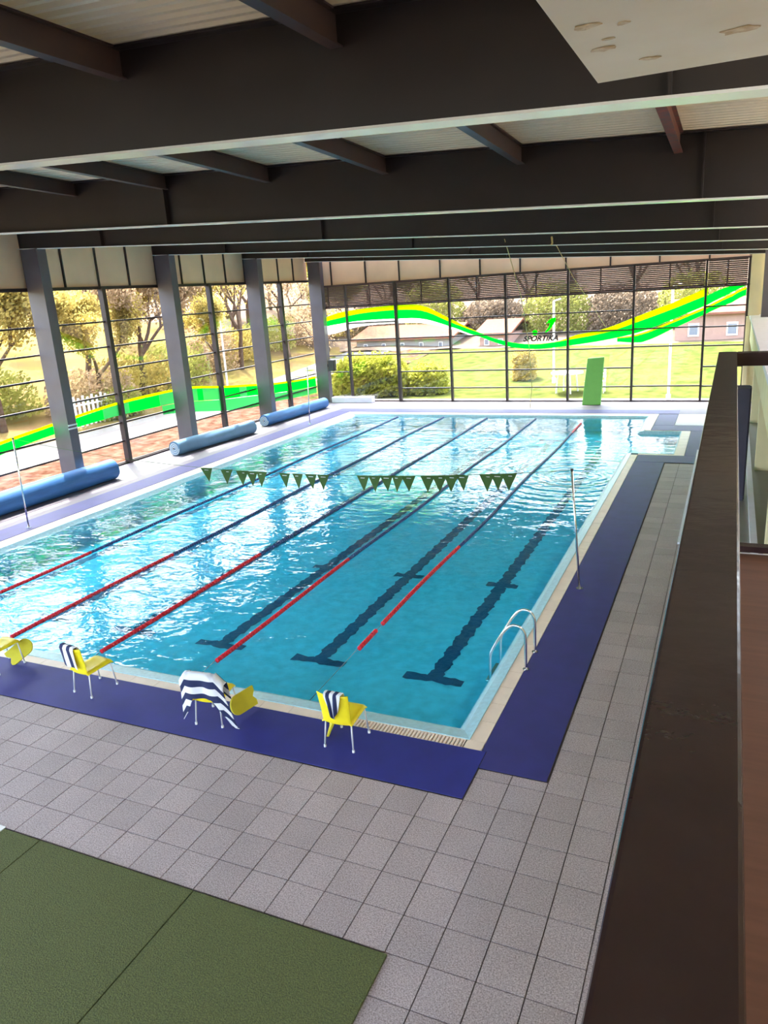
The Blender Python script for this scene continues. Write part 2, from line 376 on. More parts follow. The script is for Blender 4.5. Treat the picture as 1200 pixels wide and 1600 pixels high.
for q, x in enumerate(LANES):
    z = BOTTOM_Z + .006; o = MB(); N = 320
    def strip(pts, wd):  # wobbled edges shape in the refraction of the rippled water
        i0 = len(o.v)
        for k, (px, py, nx, ny) in enumerate(pts):
            e1 = .022 * math.sin(k * .8 + q) + .014 * math.sin(k * 1.7 + 2 * q) + .010 * math.sin(k * 2.9); e2 = .022 * math.sin(k * .9 + q * 2) + .014 * math.sin(k * 2.0) + .010 * math.sin(k * 3.1 + 1)
            o.v += [(px - nx * (wd + e1), py - ny * (wd + e1), z), (px + nx * (wd + e2), py + ny * (wd + e2), z)]
        for k in range(len(pts) - 1): o.f.append((i0 + 2 * k, i0 + 2 * k + 1, i0 + 2 * k + 3, i0 + 2 * k + 2))
    strip([(x, 2.75 + 20.9 * k / N, 1, 0) for k in range(N + 1)], .14)
    z += .001
    for yc, hw in ((2.8, .55), (7.3, .36), (23.6, .55)): strip([(x - hw + 2 * hw * k / 12, yc, 0, 1) for k in range(13)], .11)
    o.build('lane_line', MT['line'], basin, fix=False)

# coping tiles round the basin
b = MB(); b.box(-.245, .245, -.5, .5, -.05, .004)
def coping_run(p, q, wdt, inward):
    p, q = Vector(p), Vector(q); L = (q - p).length; d = (q - p) / L; nn = max(1, round(L / .5)); st = L / nn
    nrm = Vector((-d.y, d.x)) * inward
    for k in range(nn):
        a = p + d * (st * k + .004); c = p + d * (st * (k + 1) - .004); e = nrm * (wdt - .003)
        m = MB(); m.hexa([(*a, -.05), (*c, -.05), (*(c + e), -.05), (*(a + e), -.05), (*a, .004), (*c, .004), (*(c + e), .004), (*(a + e), .004)])
        m.build('coping_tile', MT['coping'], floor)
coping_run((-15.1, 0), (-1.95, 0), .2, 1)
coping_run((-.27, 0), (0, 0), .2, 1)
coping_run((0, .2), (0, 18.1), .22, 1)
coping_run((-.0, 18.1), (1.47, 18.1), .2, 1)
coping_run((1.47, 18.3), (1.47, 22.38), .32, 1)
coping_run((1.47, 22.5), (0, 22.5), .12, 1)
coping_run((0, 22.5), (0, 26.3), .22, 1)
coping_run((-.22, 26.3), (-15.1, 26.3), .25, 1)
coping_run((-15.1, 26.05), (-15.1, .2), .24, 1)
b = MB()
x = -1.945
while x < -.28:
    b.box(x, x + .030, .005, .195, -.03, .004); x += .052
b.box(-1.95, -.275, 0, .012, -.05, .003); b.box(-1.95, -.275, .188, .2, -.05, .003)
g = b.build('gutter_grating', MT['coping'], floor); g['kind'] = 'stuff'; g['label'] = 'white overflow gutter grating with fine bars'
b = MB(); b.box(-1.95, -.275, 0, .2, -.12, -.1); b.build('gutter_bed', MT['grout'], floor)

# water: one closed body filling the basin up to WATER_Z
b = MB(); WL = [(-14.6, .5), (-.4, .5), (-.4, 18.4), (1.1, 18.4), (1.1, 22.3), (-.4, 22.3), (-.4, 25.85), (-14.6, 25.85)]
b.prism([(x, y, WATER_Z) for x, y in WL], (0, 0, BOTTOM_Z - .05 - WATER_Z))
water = b.build('water', MT['water'])
tag(water, 'rippled turquoise water filling the swimming pool', 'water', kind='stuff')

# ---- left wall: columns, windows, beige panels
def zbeam(i):      # underside of beam i at x: z0 - s*x
    return [(7.18, .051), (7.18, .051), (6.965, .0525), (6.86, .0565), (6.785, .0552), (6.665, .0575), (6.6, .056)][i]
def zb(i, x): z0, s = zbeam(i); return z0 - s * x
BH = 0.93
def zroof(x, y):
    for i in range(len(COLY) - 1):
        if y <= COLY[i + 1] or i == len(COLY) - 2:
            t = (y - COLY[i]) / (COLY[i + 1] - COLY[i]); return zb(i, x) * (1 - t) + zb(i + 1, x) * t + BH

wall_left = struct(empty('wall_left', (WALLX, 10, 0)), 'glazed side wall with beige panels above')
wall_far = struct(empty('wall_far', (-7, FARY, 0)), 'glazed end wall with beige panels above')
SILL_L = [0.07, 0.89, 1.75, 2.73, 3.67, 4.51, 5.43, 6.62]
for i in range(0, len(COLY) - 1):
    y0, y1 = COLY[i], COLY[i + 1]; n4 = 4 if i else 8
    for k in range(n4):
        a, c = y0 + (y1 - y0) * k / n4, y0 + (y1 - y0) * (k + 1) / n4
        MB().box(WALLX - .06, WALLX + .02, a + .02, c - .02, 6.68, zroof(WALLX, (a + c) / 2) - .02).build('wall_panel', MT['beige'], wall_left)
        MB().box(WALLX + .02, WALLX + .08, a - .03, a + .03, 6.68, zroof(WALLX, a) - .05).build('batten', MT['mullion'], wall_left)
MB().box(WALLX - .08, WALLX + .1, COLY[0], 29.8, 6.6, 6.7).build('head_rail', MT['mullion'], wall_left)
MB().box(WALLX - .08, WALLX + .12, COLY[0], 29.8, 0.0, .07).build('sill', MT['mullion'], wall_left)

wn = [0]
def window(label, axis, a0, a1, plane, levels, skip=(), side=1):
    """A glazed bay between a0 and a1 along axis ('x' or 'y') with cross bars at levels."""
    wn[0] += 1
    loc = ((a0 + a1) / 2, plane, levels[0]) if axis == 'x' else (plane, (a0 + a1) / 2, levels[0])
    wd = struct(empty('window_%d' % wn[0], loc), label)
    def bx(name, p0, p1, q0, q1, z0, z1, m):
        o = MB()
        if axis == 'x': o.box(p0, p1, plane + min(q0 * side, q1 * side), plane + max(q0 * side, q1 * side), z0, z1)
        else: o.box(plane + min(q0 * side, q1 * side), plane + max(q0 * side, q1 * side), p0, p1, z0, z1)
        return o.build(name, m, wd)
    for k in range(len(levels) - 1):
        bx('pane', a0 + .02, a1 - .02, -.004, .004, levels[k] + .02, levels[k + 1] - .02, MT['glass'])
    for k, z in enumerate(levels):
        if k in skip: continue
        bx('crossbar', a0, a1, -.03, .06, z - .03, z + .03, MT['mullion'])
    return wd
MY = {0: -8.0, 1: 1.4, 2: 7.65, 3: 14.1, 4: 20.6, 5: 26.6}
for i in range(0, len(COLY) - 1):
    for h in (0, 1):
        a0 = COLY[i] if h == 0 else MY[i]; a1 = MY[i] if h == 0 else COLY[i + 1]
        lv = [z for k, z in enumerate(SILL_L) if not (k == 2)]
        if h == 0 and i == 3: lv = [0.07, .89, 1.61, 2.73, 4.51, 5.43, 6.62]
        elif h == 1: lv = [0.07, .89, 1.61, 2.73, 3.67, 4.51, 5.43, 6.62]
        window('tall glazed bay of the side wall, ' + ('near' if h == 0 else 'far') + ' half', 'y', a0, a1, WALLX, lv)
    MB().box(WALLX - .06, WALLX + .16, MY[i] - .09, MY[i] + .09, 0, 6.65).build('mullion', MT['mullion'], wall_left)

clabel = {2: 'grey steel column nearest the camera, mostly outside the photo', 3: 'grey steel column rising behind the nearest blue cover roll',
          4: 'grey steel column rising behind the pale blue cover roll', 5: 'grey steel column beside the far blue cover roll',
          6: 'grey steel corner column carrying the black loudspeaker'}
for i in range(2, 7):
    y = COLY[i]; r = empty('steel_column', (-18.28, y, 0))
    tag(r, clabel[i], 'column', 'steel columns along the side windows')
    zt = zb(i, -18.3)
    MB().box(-18.64, -17.9, y - .15, y + .15, 0, zt).build('shaft', MT['column'], r, bevel=.012)
    MB().box(-17.9, -17.87, y - .19, y + .19, 0, zt).build('inner_flange', MT['column'], r)
    MB().box(-18.72, -17.8, y - .24, y + .24, 0, .025).build('base_plate', MT['column'], r)
    if i == 3:
        for z in (1.98, 2.1): MB().box(-17.87, -17.85, y - .2, y + .2, z, z + .05).build('tape_band', MT['white'], r)

# ---- far wall
FX = [-18.7, -16.62, -13.68, -10.68, -7.7, -4.62, -1.58, 1.5, 3.22]
LF = [0.04, .72, 1.62, 2.56, 3.4, 4.3, 5.15]
fl = ['corner', 'second', 'third', 'fourth', 'fifth', 'sixth', 'seventh', 'last']
for k in range(8):
    lv = list(LF)
    if k == 0: lv = [.04, 1.65, 2.56, 3.4, 5.15]
    if k == 1: lv = [.04, 2.56, 3.4, 4.3, 5.15]
    if k == 2: lv = [.04, .72, 1.62, 2.56, 3.4, 5.15]
    if k == 6: lv = [.04, .74, 2.6, 3.43, 5.15]
    wd = window('glazed bay of the end wall, %s from the corner column' % fl[k], 'x', FX[k], FX[k + 1], FARY, lv, side=-1)
    z = 5.24
    sb = MB().box(FX[k] + .06, FX[k + 1] - .06, -.03, .03, -.012, .012)
    sb.v = [(x - (FX[k] + FX[k + 1]) / 2, y, zz + (-y * .9)) for x, y, zz in sb.v]
    me = sb.mesh('louver_slat', MT['louver'])
    while z < 6.28:
        o = put('louver_slat', me, wd); o.location = ((FX[k] + FX[k + 1]) / 2, FARY - .07, z); z += .085
    xm = (FX[k] + FX[k + 1]) / 2
    MB().box(xm - .03, xm + .03, FARY - .13, FARY - .10, 5.18, 6.3).build('louver_stile', MT['louver'], wd)
for k, x in enumerate(FX):
    wdt = .07 if k != 2 else .11
    MB().box(x - wdt / 1.4, x + wdt / 1.4, FARY - .16, FARY + .05, 0, 6.32).build('mullion', MT['mullion'], wall_far)
MB().box(-18.8, 3.3, FARY - .14, FARY + .05, 5.13, 5.2).build('transom', MT['louver'], wall_far)
MB().box(-18.8, 3.3, FARY - .14, FARY + .05, 6.28, 6.36).build('transom', MT['louver'], wall_far)
MB().box(-18.8, 3.3, FARY - .12, FARY + .06, 0, .06).build('sill', MT['mullion'], wall_far)
x = -18.8; bx = [-18.8, -17.42, -15.35, -13.4, -11.12, -9.0, -6.96, -4.74, -2.68, -.51, 1.58, 3.4]
for k in range(len(bx) - 1):
    a, c = bx[k], bx[k + 1]
    MB().hexa([(a, FARY - .02, 6.34), (c, FARY - .02, 6.34), (c, FARY + .06, 6.34), (a, FARY + .06, 6.34),
               (a, FARY - .02, zroof(a, 29.6)), (c, FARY - .02, zroof(c, 29.6)), (c, FARY + .06, zroof(c, 29.6)), (a, FARY + .06, zroof(a, 29.6))]).build('wall_panel', MT['beige'], wall_far)
    MB().box(a - .035, a + .035, FARY - .08, FARY - .02, 6.34, zroof(a, 29.6) - .05).build('batten', MT['mullion'], wall_far)

# ---- roof: beams, purlins, sheets
ceiling = struct(empty('ceiling', (-7, 10, 8)), 'cream corrugated roof sheets on dark purlins')
XL, XR = -18.75, 5.5
blab = ['', 'deep dark roof beam nearest the camera', 'dark roof beam second from the camera', 'dark roof beam third from the camera',
        'dark roof beam fourth from the camera', 'dark roof beam fifth from the camera', 'dark roof beam close to the louvred end wall']
for i in range(1, 7):
    y = COLY[i] if i < 6 else 29.45; r = empty('roof_beam', (-7, y, zb(i, -7))); tag(r, blab[i], 'beam', 'roof beams across the pool hall')
    def sl(y0, y1, z0, z1, name, m, xa=XL, xc=XR):
        za, zc = zb(i, xa), zb(i, xc)
        return MB().hexa([(xa, y0, za + z0), (xc, y0, zc + z0), (xc, y1, zc + z0), (xa, y1, za + z0), (xa, y0, za + z1), (xc, y0, zc + z1), (xc, y1, zc + z1), (xa, y1, za + z1)]).build(name, m, r)
    sl(y - .012, y + .012, .02, BH - .02, 'web', MT['beam'])
    sl(y - .14, y + .14, 0, .022, 'bottom_flange', MT['flange'])
    sl(y - .14, y + .14, BH - .022, BH - .002, 'top_flange', MT['beam'])
    for x in (-15.2, -7.5, 2.16):
        MB().box(x - .012, x + .012, y - .12, y + .12, zb(i, x) + .02, zb(i, x) + BH - .02).build('stiffener', MT['beam'], r)
PX = [1.81 - 2.325 * k for k in range(9)]
for i in range(0, 6):
    y0, y1 = COLY[i], (COLY[i + 1] if i < 5 else 29.45)
    for k, x in enumerate(PX):
        zl = [(zb(i, x) + BH if i else zb(1, x) + BH), zb(i + 1, x) + BH]
        o = MB()
        def seg(dx, za, zc):
            o.hexa([(x - dx, y0 + .02, zl[0] + za), (x + dx, y0 + .02, zl[0] + za), (x + dx, y1 - .02, zl[1] + za), (x - dx, y1 - .02, zl[1] + za),
                    (x - dx, y0 + .02, zl[0] + zc), (x + dx, y0 + .02, zl[0] + zc), (x + dx, y1 - .02, zl[1] + zc), (x - dx, y1 - .02, zl[1] + zc)])
        seg(.012, -.26, -.02); seg(.06, -.272, -.258); seg(.06, -.022, -.004)
        o.build('purlin', MT['rust'] if (k == 0 and i == 1) else MT['purlin'], ceiling)
    # corrugated sheet, ribs running across
    m = MB(); P = .16; ny = int((y1 - y0) / P); prof = []
    for q in range(ny):
        yy = y0 + (y1 - y0) * q / ny; d = (y1 - y0) / ny
        prof += [(yy, 0), (yy + .35 * d, 0), (yy + .45 * d, .035), (yy + .9 * d, .035)]
    prof.append((y1, 0))
    for yy, dz in prof:
        t = (yy - y0) / (y1 - y0)
        for x in (XL - 1.02, XR):  # unseen eave, its overhang set to cut the sun patch on the deck
            za = (zb(i, x) if i else zb(1, x)) + BH; zc = zb(i + 1, x) + BH
            m.v.append((x, yy, za * (1 - t) + zc * t + .004 + dz))
    for q in range(len(prof) - 1): m.f.append((2 * q, 2 * q + 1, 2 * q + 3, 2 * q + 2))
    m.build('roof_sheet', MT['sheet'], ceiling, fix=False)

# stained plaster soffit over the gallery
sf = struct(empty('trim_1', (3.5, -5.5, 6.95)), 'stained pale plaster soffit over the gallery')
MB().box(1.88, 5.6, -12, -3.25, 6.95, 7.02).build('soffit_panel', MT['soffit'], sf)
def blotch(cx, cy, r, nm=11, st=1.5):
    m = MB(); pts = []
    for k in range(nm):
        a = 2 * math.pi * k / nm; rr = r * random.uniform(.55, 1.1); pts.append((cx + rr * math.cos(a) * st, cy + rr * math.sin(a), 6.948))
    m.prism(pts, (0, 0, -.004)); m.build('peeling_patch', MT['stain'], sf)
for a in ((2.02, -3.95, .045), (2.0, -4.35, .05), (2.2, -3.62, .035), (2.15, -4.3, .025), (2.62, -3.85, .06), (2.06, -4.1, .02)): blotch(*a)

# ---- right side: ground floor pilasters, fascia, upper slab, back wall
wall_right = struct(empty('wall_right', (3.5, 15, 0)), 'beige side wall with pilasters under an upper gallery')
MB().box(5.9, 6.1, -14, 30, 0, 7.4).build('back_wall', MT['plaster'], wall_right)
MB().box(3.42, 3.62, -3.5, 30, 2.75, 3.72).build('fascia', MT['plaster'], wall_right)
MB().box(3.35, 6.0, -3.5, 30, 3.72, 3.86).build('upper_slab', MT['palemat'], wall_right)
for y in (8.0, 16.4, 24.4): MB().box(3.55, 4.6, y, y + .35, 0, 2.75).build('pilaster', MT['plaster'], wall_right)
MB().box(3.32, 3.46, 8.5, 29.8, 0, .12).build('curb', MT['palemat'], wall_right)
MB().box(3.28, 3.72, 29.3, 29.95, 3.86, zb(6, 3.5)).build('end_pier', MT['plaster'], wall_right)
MB().box(3.22, 3.4, 29.5, 29.95, 0, 3.8).build('end_pier', MT['plaster'], wall_right)
MB().box(3.74, 4.5, 27.6, 28.0, 3.86, 6.9).build('dark_pier', MT['column'], wall_right)
MB().box(3.2, 6.0, 29.88, 30.0, 0, 8.2).build('end_wall', MT['plaster'], wall_right)

struct(MB().box(1.0, 6.1, -14.2, -14, -.3, 8.1).build('wall_rear_unseen', MT['plaster']), 'unseen beige wall behind the gallery, added to dim the near deck')  # unseen wall, its extent set to darken the deck by the gallery
for k in range(5): window('unseen glazed bay behind the camera, added to light the near deck', 'x', -19.0 + 4 * k, -15.0 + 4 * k, -14.1, [0.05, 1.7, 3.4, 5.1, 6.8, 8.0])  # unseen rear glazing, opened up to brighten the near end

# ---- gallery where the camera stands
gal = struct(empty('trim_2', (4.2, -8, 4.4)), 'upper gallery floor with brown boards')
MB().box(2.74, 5.9, -14, -4.25, 4.25, 4.5).build('gallery_slab', MT['palemat'], gal)
for k in range(14):
    x = 2.76 + k * .22; MB().box(x, x + .214, -14, -4.3, 4.5, 4.512).build('floor_board', MT['wood'], gal)
rail = empty('gallery_railing', (2.66, -4.3, 4.5))
tag(rail, 'dark brown gallery railing running along the right edge', 'railing')
MB().box(2.62, 2.70, -12, -4.25, 5.42, 5.5).build('top_rail', MT['rail'], rail, bevel=.004)
MB().box(2.70, 5.9, -4.33, -4.25, 5.44, 5.5).build('cross_rail', MT['rail'], rail, bevel=.004)
MB().box(2.76, 5.9, -4.33, -4.27, 4.53, 4.56).build('bottom_rail', MT['rail'], rail)
for y in (-7.2, -9.5): MB().box(2.64, 2.68, y - .02, y + .02, 4.3, 5.42).build('post', MT['rail'], rail)
MB().box(2.63, 2.69, -4.33, -4.27, 4.25, 5.42).build('post', MT['rail'], rail)

# ================================================================== BLUE MATS
def matt(label, x0, x1, y0, y1, m, name='rubber_mat', cat='mat', seams=None, h=.012):
    o = MB().box(x0, x1, y0, y1, .004, h).build(name, m, bevel=.003); tag(o, label, cat, 'blue rubber mats round the pool'); return o
matt('navy rubber mat strip under the yellow chairs along the near edge', -10.6, .07, -1.0, -.005, MT['mat_navy'])
o = MB(); o.prism([(.078, -.36, .004), (.94, -.36, .004), (.94, 17.0, .004), (.012, 17.0, .004), (.012, .0, .004), (.078, .0, .004)], (0, 0, .008)); o = o.build('rubber_mat', MT['mat_blue'], bevel=.003)
tag(o, 'long blue rubber mat strip beside the chrome pool ladder', 'mat', 'blue rubber mats round the pool')
matt('blue rubber mat strip on the near side of the pool steps', .03, 1.83, 17.02, 18.08, MT['mat_blue'])
matt('blue rubber mat beside the end of the pool steps', 1.49, 2.05, 18.1, 22.5, MT['mat_blue'])
matt('blue rubber mat strip on the far side of the pool steps', .03, 2.05, 22.52, 23.6, MT['mat_blue'])
matt('small blue rubber mat beside the pale grey mat', .03, .8, 23.62, 26.2, MT['mat_blue'])
matt('blue rubber mat strip in front of the cover rolls', -16.05, -15.12, 1.0, 26.32, MT['mat_blue'])
matt('blue rubber mat strip along the end of the pool by the end windows', -16.0, .8, 26.35, 27.3, MT['mat_blue'])
o = MB().box(.82, 2.3, 23.62, 26.2, .004, .02).build('rubber_mat', MT['palemat'], bevel=.004); tag(o, 'pale grey mat in the far right corner of the deck', 'mat')

# turf mats
def turf(label, x0, x1, y0, y1):
    o = MB().box(x0, x1, y0, y1, -.012, .018).build('turf_mat', MT['turf'], bevel=.006); tag(o, label, 'turf mat', 'green turf mats on the near deck')
    return o
turf('green turf mat at the bottom of the photo, nearest the railing', -2.085, .12, -6.5, -3.335)
turf('green turf mat in the bottom left, second from the railing', -4.29, -2.095, -6.5, -3.335)
turf('narrow green turf mat beside the white floor patch', -4.88, -4.3, -6.5, -3.335)
o = MB().box(-6.2, -4.9, -5.5, -3.3, .002, .012).build('floor_sheet', MT['white']); tag(o, 'white sheet on the floor at the left photo edge', 'floor sheet')

# ================================================================== LANE ROPES
RX = [(-2.95, 2.35, 7.85, 24.3), (-5.15, 1.2, 6.4, 25.3), (-7.45, .85, 6.2, 25.4), (-9.68, .8, 5.6, 25.5), (-12.0, .8, 5.2, 25.5)]
rl = ['red and blue lane rope nearest the pool ladder', 'red and blue lane rope second from the pool ladder', 'red and blue lane rope third from the pool ladder',
      'red and blue lane rope fourth from the pool ladder', 'red and blue lane rope nearest the cover rolls']
for (x, ya, yr, yb), lab in zip(RX, rl):
    r = empty('lane_rope', (x, ya, WATER_Z)); tag(r, lab, 'lane rope', 'lane ropes in the pool')
    zc = WATER_Z + .02
    MB().tube([(x, .6, zc - .05), (x, ya, zc), (x, yb, zc), (x, 25.8, zc - .03)], .006, 5).build('cable', MT['cable'], r)
    ph = random.uniform(0, 6)
    wx = lambda y: x + .03 * math.sin(y * .7 + ph)
    def discs(a, c, m, name):
        o = MB(); y = a
        while y < c:
            o.tube([(wx(y), y, zc), (wx(y), y + .055, zc)], .042, 8); y += .085
        p = o.build(name, m, r, fix=False); p['kind'] = 'stuff'; return p
    gap = .25 if lab.endswith('nearest the pool ladder') else 0
    if gap: discs(ya, ya + .75, MT['red'], 'red_floats'); discs(ya + 1.05, yr, MT['red'], 'red_floats')
    else: discs(ya, yr, MT['red'], 'red_floats')
    discs(yr, yb - 2.2, MT['bluefl'], 'blue_floats'); discs(yb - 2.2, yb, MT['red'] if gap else MT['bluefl'], 'far_floats')

# ================================================================== POLES, PENNANTS, HANGING ROPES
def pole(label, x, y, tx, ty, h):
    r = empty('flag_pole', (x, y, 0)); tag(r, label, 'pole', 'slim steel poles beside the pool')
    MB().tube([(x, y, .01), (tx, ty, h)], .022, 10).build('shaft', MT['chrome'], r, smooth=True)
    MB().tube([(x, y, .004), (x, y, .02)], .07, 14).build('floor_flange', MT['chrome'], r)
    MB().tube([(tx, ty, h - .01), (tx, ty, h + .03)], .028, 10).build('cap', MT['black'], r)
pole('slim steel pole standing on the blue mat near the pool ladder', .235, 5.83, .07, 5.83, 2.4)
pole('slim steel pole standing in front of the nearest cover roll', -15.38, 6.26, -15.29, 6.26, 2.6)
pole('slim steel pole standing in front of the farthest cover roll', -15.44, 22.74, -15.3, 22.74, 2.65)
fl_ = empty('pennant_line', (-7.5, 6.0, 2.0)); tag(fl_, 'line of dark green pennants hung across the pool', 'pennant line')
def zs(x):
    t = (x + 15.29) / 15.36; return 2.6 + (2.4 - 2.6) * t - 4 * .46 * t * (1 - t)
def ys(x): return 6.26 + (5.83 - 6.26) * (x + 15.29) / 15.36
MB().tube([(-15.29 + 15.36 * k / 40, ys(-15.29 + 15.36 * k / 40), zs(-15.29 + 15.36 * k / 40)) for k in range(41)], .005, 5).build('cord', MT['flag'], fl_)
for px in (-8.05, -7.45, -7.0, -6.72, -6.45, -5.82, -5.47, -5.12, -4.8, -3.8, -3.52, -3.24, -2.97, -2.72, -2.28, -2.02, -1.76, -1.52, -1.0, -.78, -.54):
    px2 = px - .62
    t = math.radians(random.uniform(-14, 14)); hw = .155
    a = Vector((px2 - hw * math.cos(t), ys(px2) - hw * math.sin(t), zs(px2))); c = Vector((px2 + hw * math.cos(t), ys(px2) + hw * math.sin(t), zs(px2)))
    e = Vector((px2 + random.uniform(-.02, .02), ys(px2) + random.uniform(-.04, .04), zs(px2) - .35))
    mb = MB(); mb.prism([a, c, e], (0, .004, 0)); pn = mb.build('pennant', MT['flag'], fl_)
    md = (a + c) / 2 - Vector((0, .004, .05)); MB().box(md.x - .06, md.x + .06, md.y - .002, md.y, md.z - .008, md.z + .008).build('print_band', MT['vwhite'], pn)
o = MB().tube([(-4.24, 17.1, 7.25), (-4.5, 20.2, 5.4), (-5.0, 23.5, 3.2), (-5.55, 26.2, 1.2), (-6.05, 27.9, .02)], .014, 6).build('hanging_rope', MT['rope'])
tag(o, 'tan rope slanting from a roof beam down to the end deck', 'rope')
o = MB().tube([(-2.71, 17.1, 7.2), (-2.55, 20.0, 5.9), (-2.6, 24.0, 4.9), (-2.83, 29.6, 3.62)], .012, 6).build('hanging_rope', MT['rope'])
tag(o, 'tan rope slanting from a roof beam to the glass above the green foam board', 'rope')
o = MB().tube([(-2.71, 17.1, 7.2), (-2.69, 17.1, 7.0), (-2.72, 17.1, 6.95)], .03, 6).build('rope_knot', MT['rope']); 
tag(o, 'knotted tan rope end hanging under a roof beam', 'rope')

# ================================================================== POOL LADDER
lad = empty('pool_ladder', (-.25, 2.4, 0)); tag(lad, 'chrome pool ladder with two curved handrails', 'ladder')
for y in (2.3, 2.92):
    ctl = [(.03, 0.0), (.03, .3), (.03, .52), (.015, .64), (-.04, .72), (-.13, .755), (-.23, .72), (-.34, .59), (-.44, .42), (-.52, .26), (-.55, .14), (-.555, -.05), (-.555, -.35), (-.555, -.68)]
    pts = []
    for k in range(len(ctl) - 1):
        p0, p1, p2, p3 = ctl[max(k - 1, 0)], ctl[k], ctl[k + 1], ctl[min(k + 2, len(ctl) - 1)]
        for q in range(3):
            t = q / 3
            c = [.5 * (2 * p1[i] + (p2[i] - p0[i]) * t + (2 * p0[i] - 5 * p1[i] + 4 * p2[i] - p3[i]) * t * t + (3 * p1[i] - p0[i] - 3 * p2[i] + p3[i]) * t ** 3) for i in (0, 1)]
            pts.append((c[0], y, c[1]))
    pts.append((-.555, y, -.68))
    MB().tube(pts, .022, 10).build('handrail', MT['chrome'], lad, smooth=True)
    MB().tube([(.03, y, .012), (.03, y, .03)], .05, 14).build('floor_flange', MT['chrome'], lad)
for z in (-.3, -.55): MB().box(-.64, -.52, 2.3, 2.92, z - .015, z + .015).build('step', MT['chrome'], lad, bevel=.004)

# ================================================================== CHAIRS, TOWELS, KICKBOARDS
def shell(name, rows, th, parent):
    """rows of points (local) -> a thin curved plastic panel."""
    m = MB(); nr, nc = len(rows), len(rows[0])
    for r in rows: m.v += [tuple(p) for p in r]
    for i in range(nr - 1):
        for j in range(nc - 1):
            a = i * nc + j; m.f.append((a, a + 1, a + nc + 1, a + nc))
    o = m.build(name, MT['yellow'], parent, smooth=True)
    s = o.modifiers.new('thick', 'SOLIDIFY'); s.thickness = th; s.offset = 0
    b = o.modifiers.new('bevel', 'BEVEL'); b.width = .004; b.segments = 1
    return o
def make_chair(label, loc, rz):
    r = empty('pool_chair', loc, world=False, rz=rz); tag(r, label, 'chair', 'yellow chairs on the navy mat')
    W, D = .225, .25
    rows = []
    for k in range(9):      # backrest, facing +y (local), slightly flared and curved
        t = k / 8; z = .40 + .46 * t; w = W * (.93 + .1 * t ** 2); y0 = -D + .02 - .075 * t ** 1.3
        rows.append([(w * u, y0 - .035 * (1 - u * u) - (.0 if t < .9 else 0), z + (.018 * abs(u) ** 3 if t > .85 else 0)) for u in [-1 + .25 * q for q in range(9)]])
    shell('backrest', rows, .014, r)
    rows = []
    for k in range(8):
        t = k / 7; y = -D + .0 + (2 * D - .0) * t; w = W * (1.0 - .05 * t)
        rows.append([(w * u, y, .425 + .03 * t - .022 * (1 - u * u) * math.sin(math.pi * min(1, t + .15)) - (.03 if t > .97 else 0) - (.03 if abs(u) == 1 else 0)) for u in [-1 + .25 * q for q in range(9)]])
    shell('seat', rows, .016, r)
    for sx in (-1, 1):
        for sy in (-1, 1):
            top = (sx * .19, sy * .20, .41); ft = (sx * .215, sy * .245, .02)
            lg = MB().tube([top, ft], .012, 8).build('leg', MT['leg'], r, smooth=True)
            MB().tube([(ft[0], ft[1], .035), (ft[0], ft[1], 0.0)], .019, 10).build('foot_cap', MT['white'], lg)
    fr = MB(); fr.tube([(-.19, -.2, .4), (-.19, .2, .4), (.19, .2, .4), (.19, -.2, .4), (-.19, -.2, .4)], .010, 6); fr.build('seat_frame', MT['chrome'], r)
    return r
ZM = .012
ch = [((-8.55, -.27, ZM), math.radians(-6), 'yellow chair cut off by the left photo edge'),
      ((-6.36, -.345, ZM), math.radians(-8), 'yellow chair with a small striped towel, leftmost whole one'),
      ((-3.90, -.43, ZM), math.radians(7), 'yellow chair almost hidden under a large striped towel'),
      ((-1.80, -.34, ZM), math.radians(0), 'yellow chair nearest the pool ladder, with a bunched striped towel')]
for loc, rz, lab in ch: make_chair(lab, loc, rz)

def towel(label, loc, rz, u0, u1, front, back, shift, m, nu=22, nv=34, fold=.012, ff=26.0):
    """Cloth draped over a chair back. front(u)/back(u): hanging lengths; shift(u, s): sideways drift."""
    me_v, uvs, faces = [], [], []
    for i in range(nu + 1):
        a = i / nu; u = u0 + (u1 - u0) * a; fl, bl = front(u), back(u)
        for j in range(nv + 1):
            s = -fl + (fl + bl) * j / nv       # <0 front side, >0 back side
            ed = max(0.0, abs(u) - .235)
            top = .882 - min(.16, ed * 1.4)
            d = abs(s); wv = fold * math.sin(u * ff + 1.3) * min(1, d * 5)
            slope = .17
            if s < 0: y = -.305 + .045 + slope * d + wv * .5; z = top - d
            else: y = -.305 - .055 + slope * d * .65 + wv; z = top - d
            if d < .03: y = -.305 + (.045 if s < 0 else -.055) * (d / .03) ; z = top + .004
            if ed: y = y * 1.0 + (ed * .35 if s < 0 else ed * .1)
            me_v.append((u + shift(u, s), y, max(z, .02))); uvs.append((a, s))
    for i in range(nu):
        for j in range(nv):
            a = i * (nv + 1) + j; faces.append((a, a + 1, a + nv + 2, a + nv + 1))
    me = bpy.data.meshes.new('towel'); me.from_pydata(me_v, [], faces); me.materials.append(m)
    ul = me.uv_layers.new(name='UVMap')
    for lp in me.loops: ul.data[lp.index].uv = uvs[lp.vertex_index]
    me.polygons.foreach_set('use_smooth', [True] * len(me.polygons))
    o = bpy.data.objects.new('beach_towel', me); COL.objects.link(o); o.location = loc; o.rotation_euler = (0, 0, rz)
    s = o.modifiers.new('thick', 'SOLIDIFY'); s.thickness = .008; s.offset = 1
    tag(o, label, 'towel', 'striped towels on the chairs'); return o
towel('small navy and white striped towel on the leftmost whole chair', ch[1][0], ch[1][1], -.21, .13, lambda u: .22, lambda u: .36 + .03 * u, lambda u, s: 0.0, stripe_mat(0, 2.0, .5))
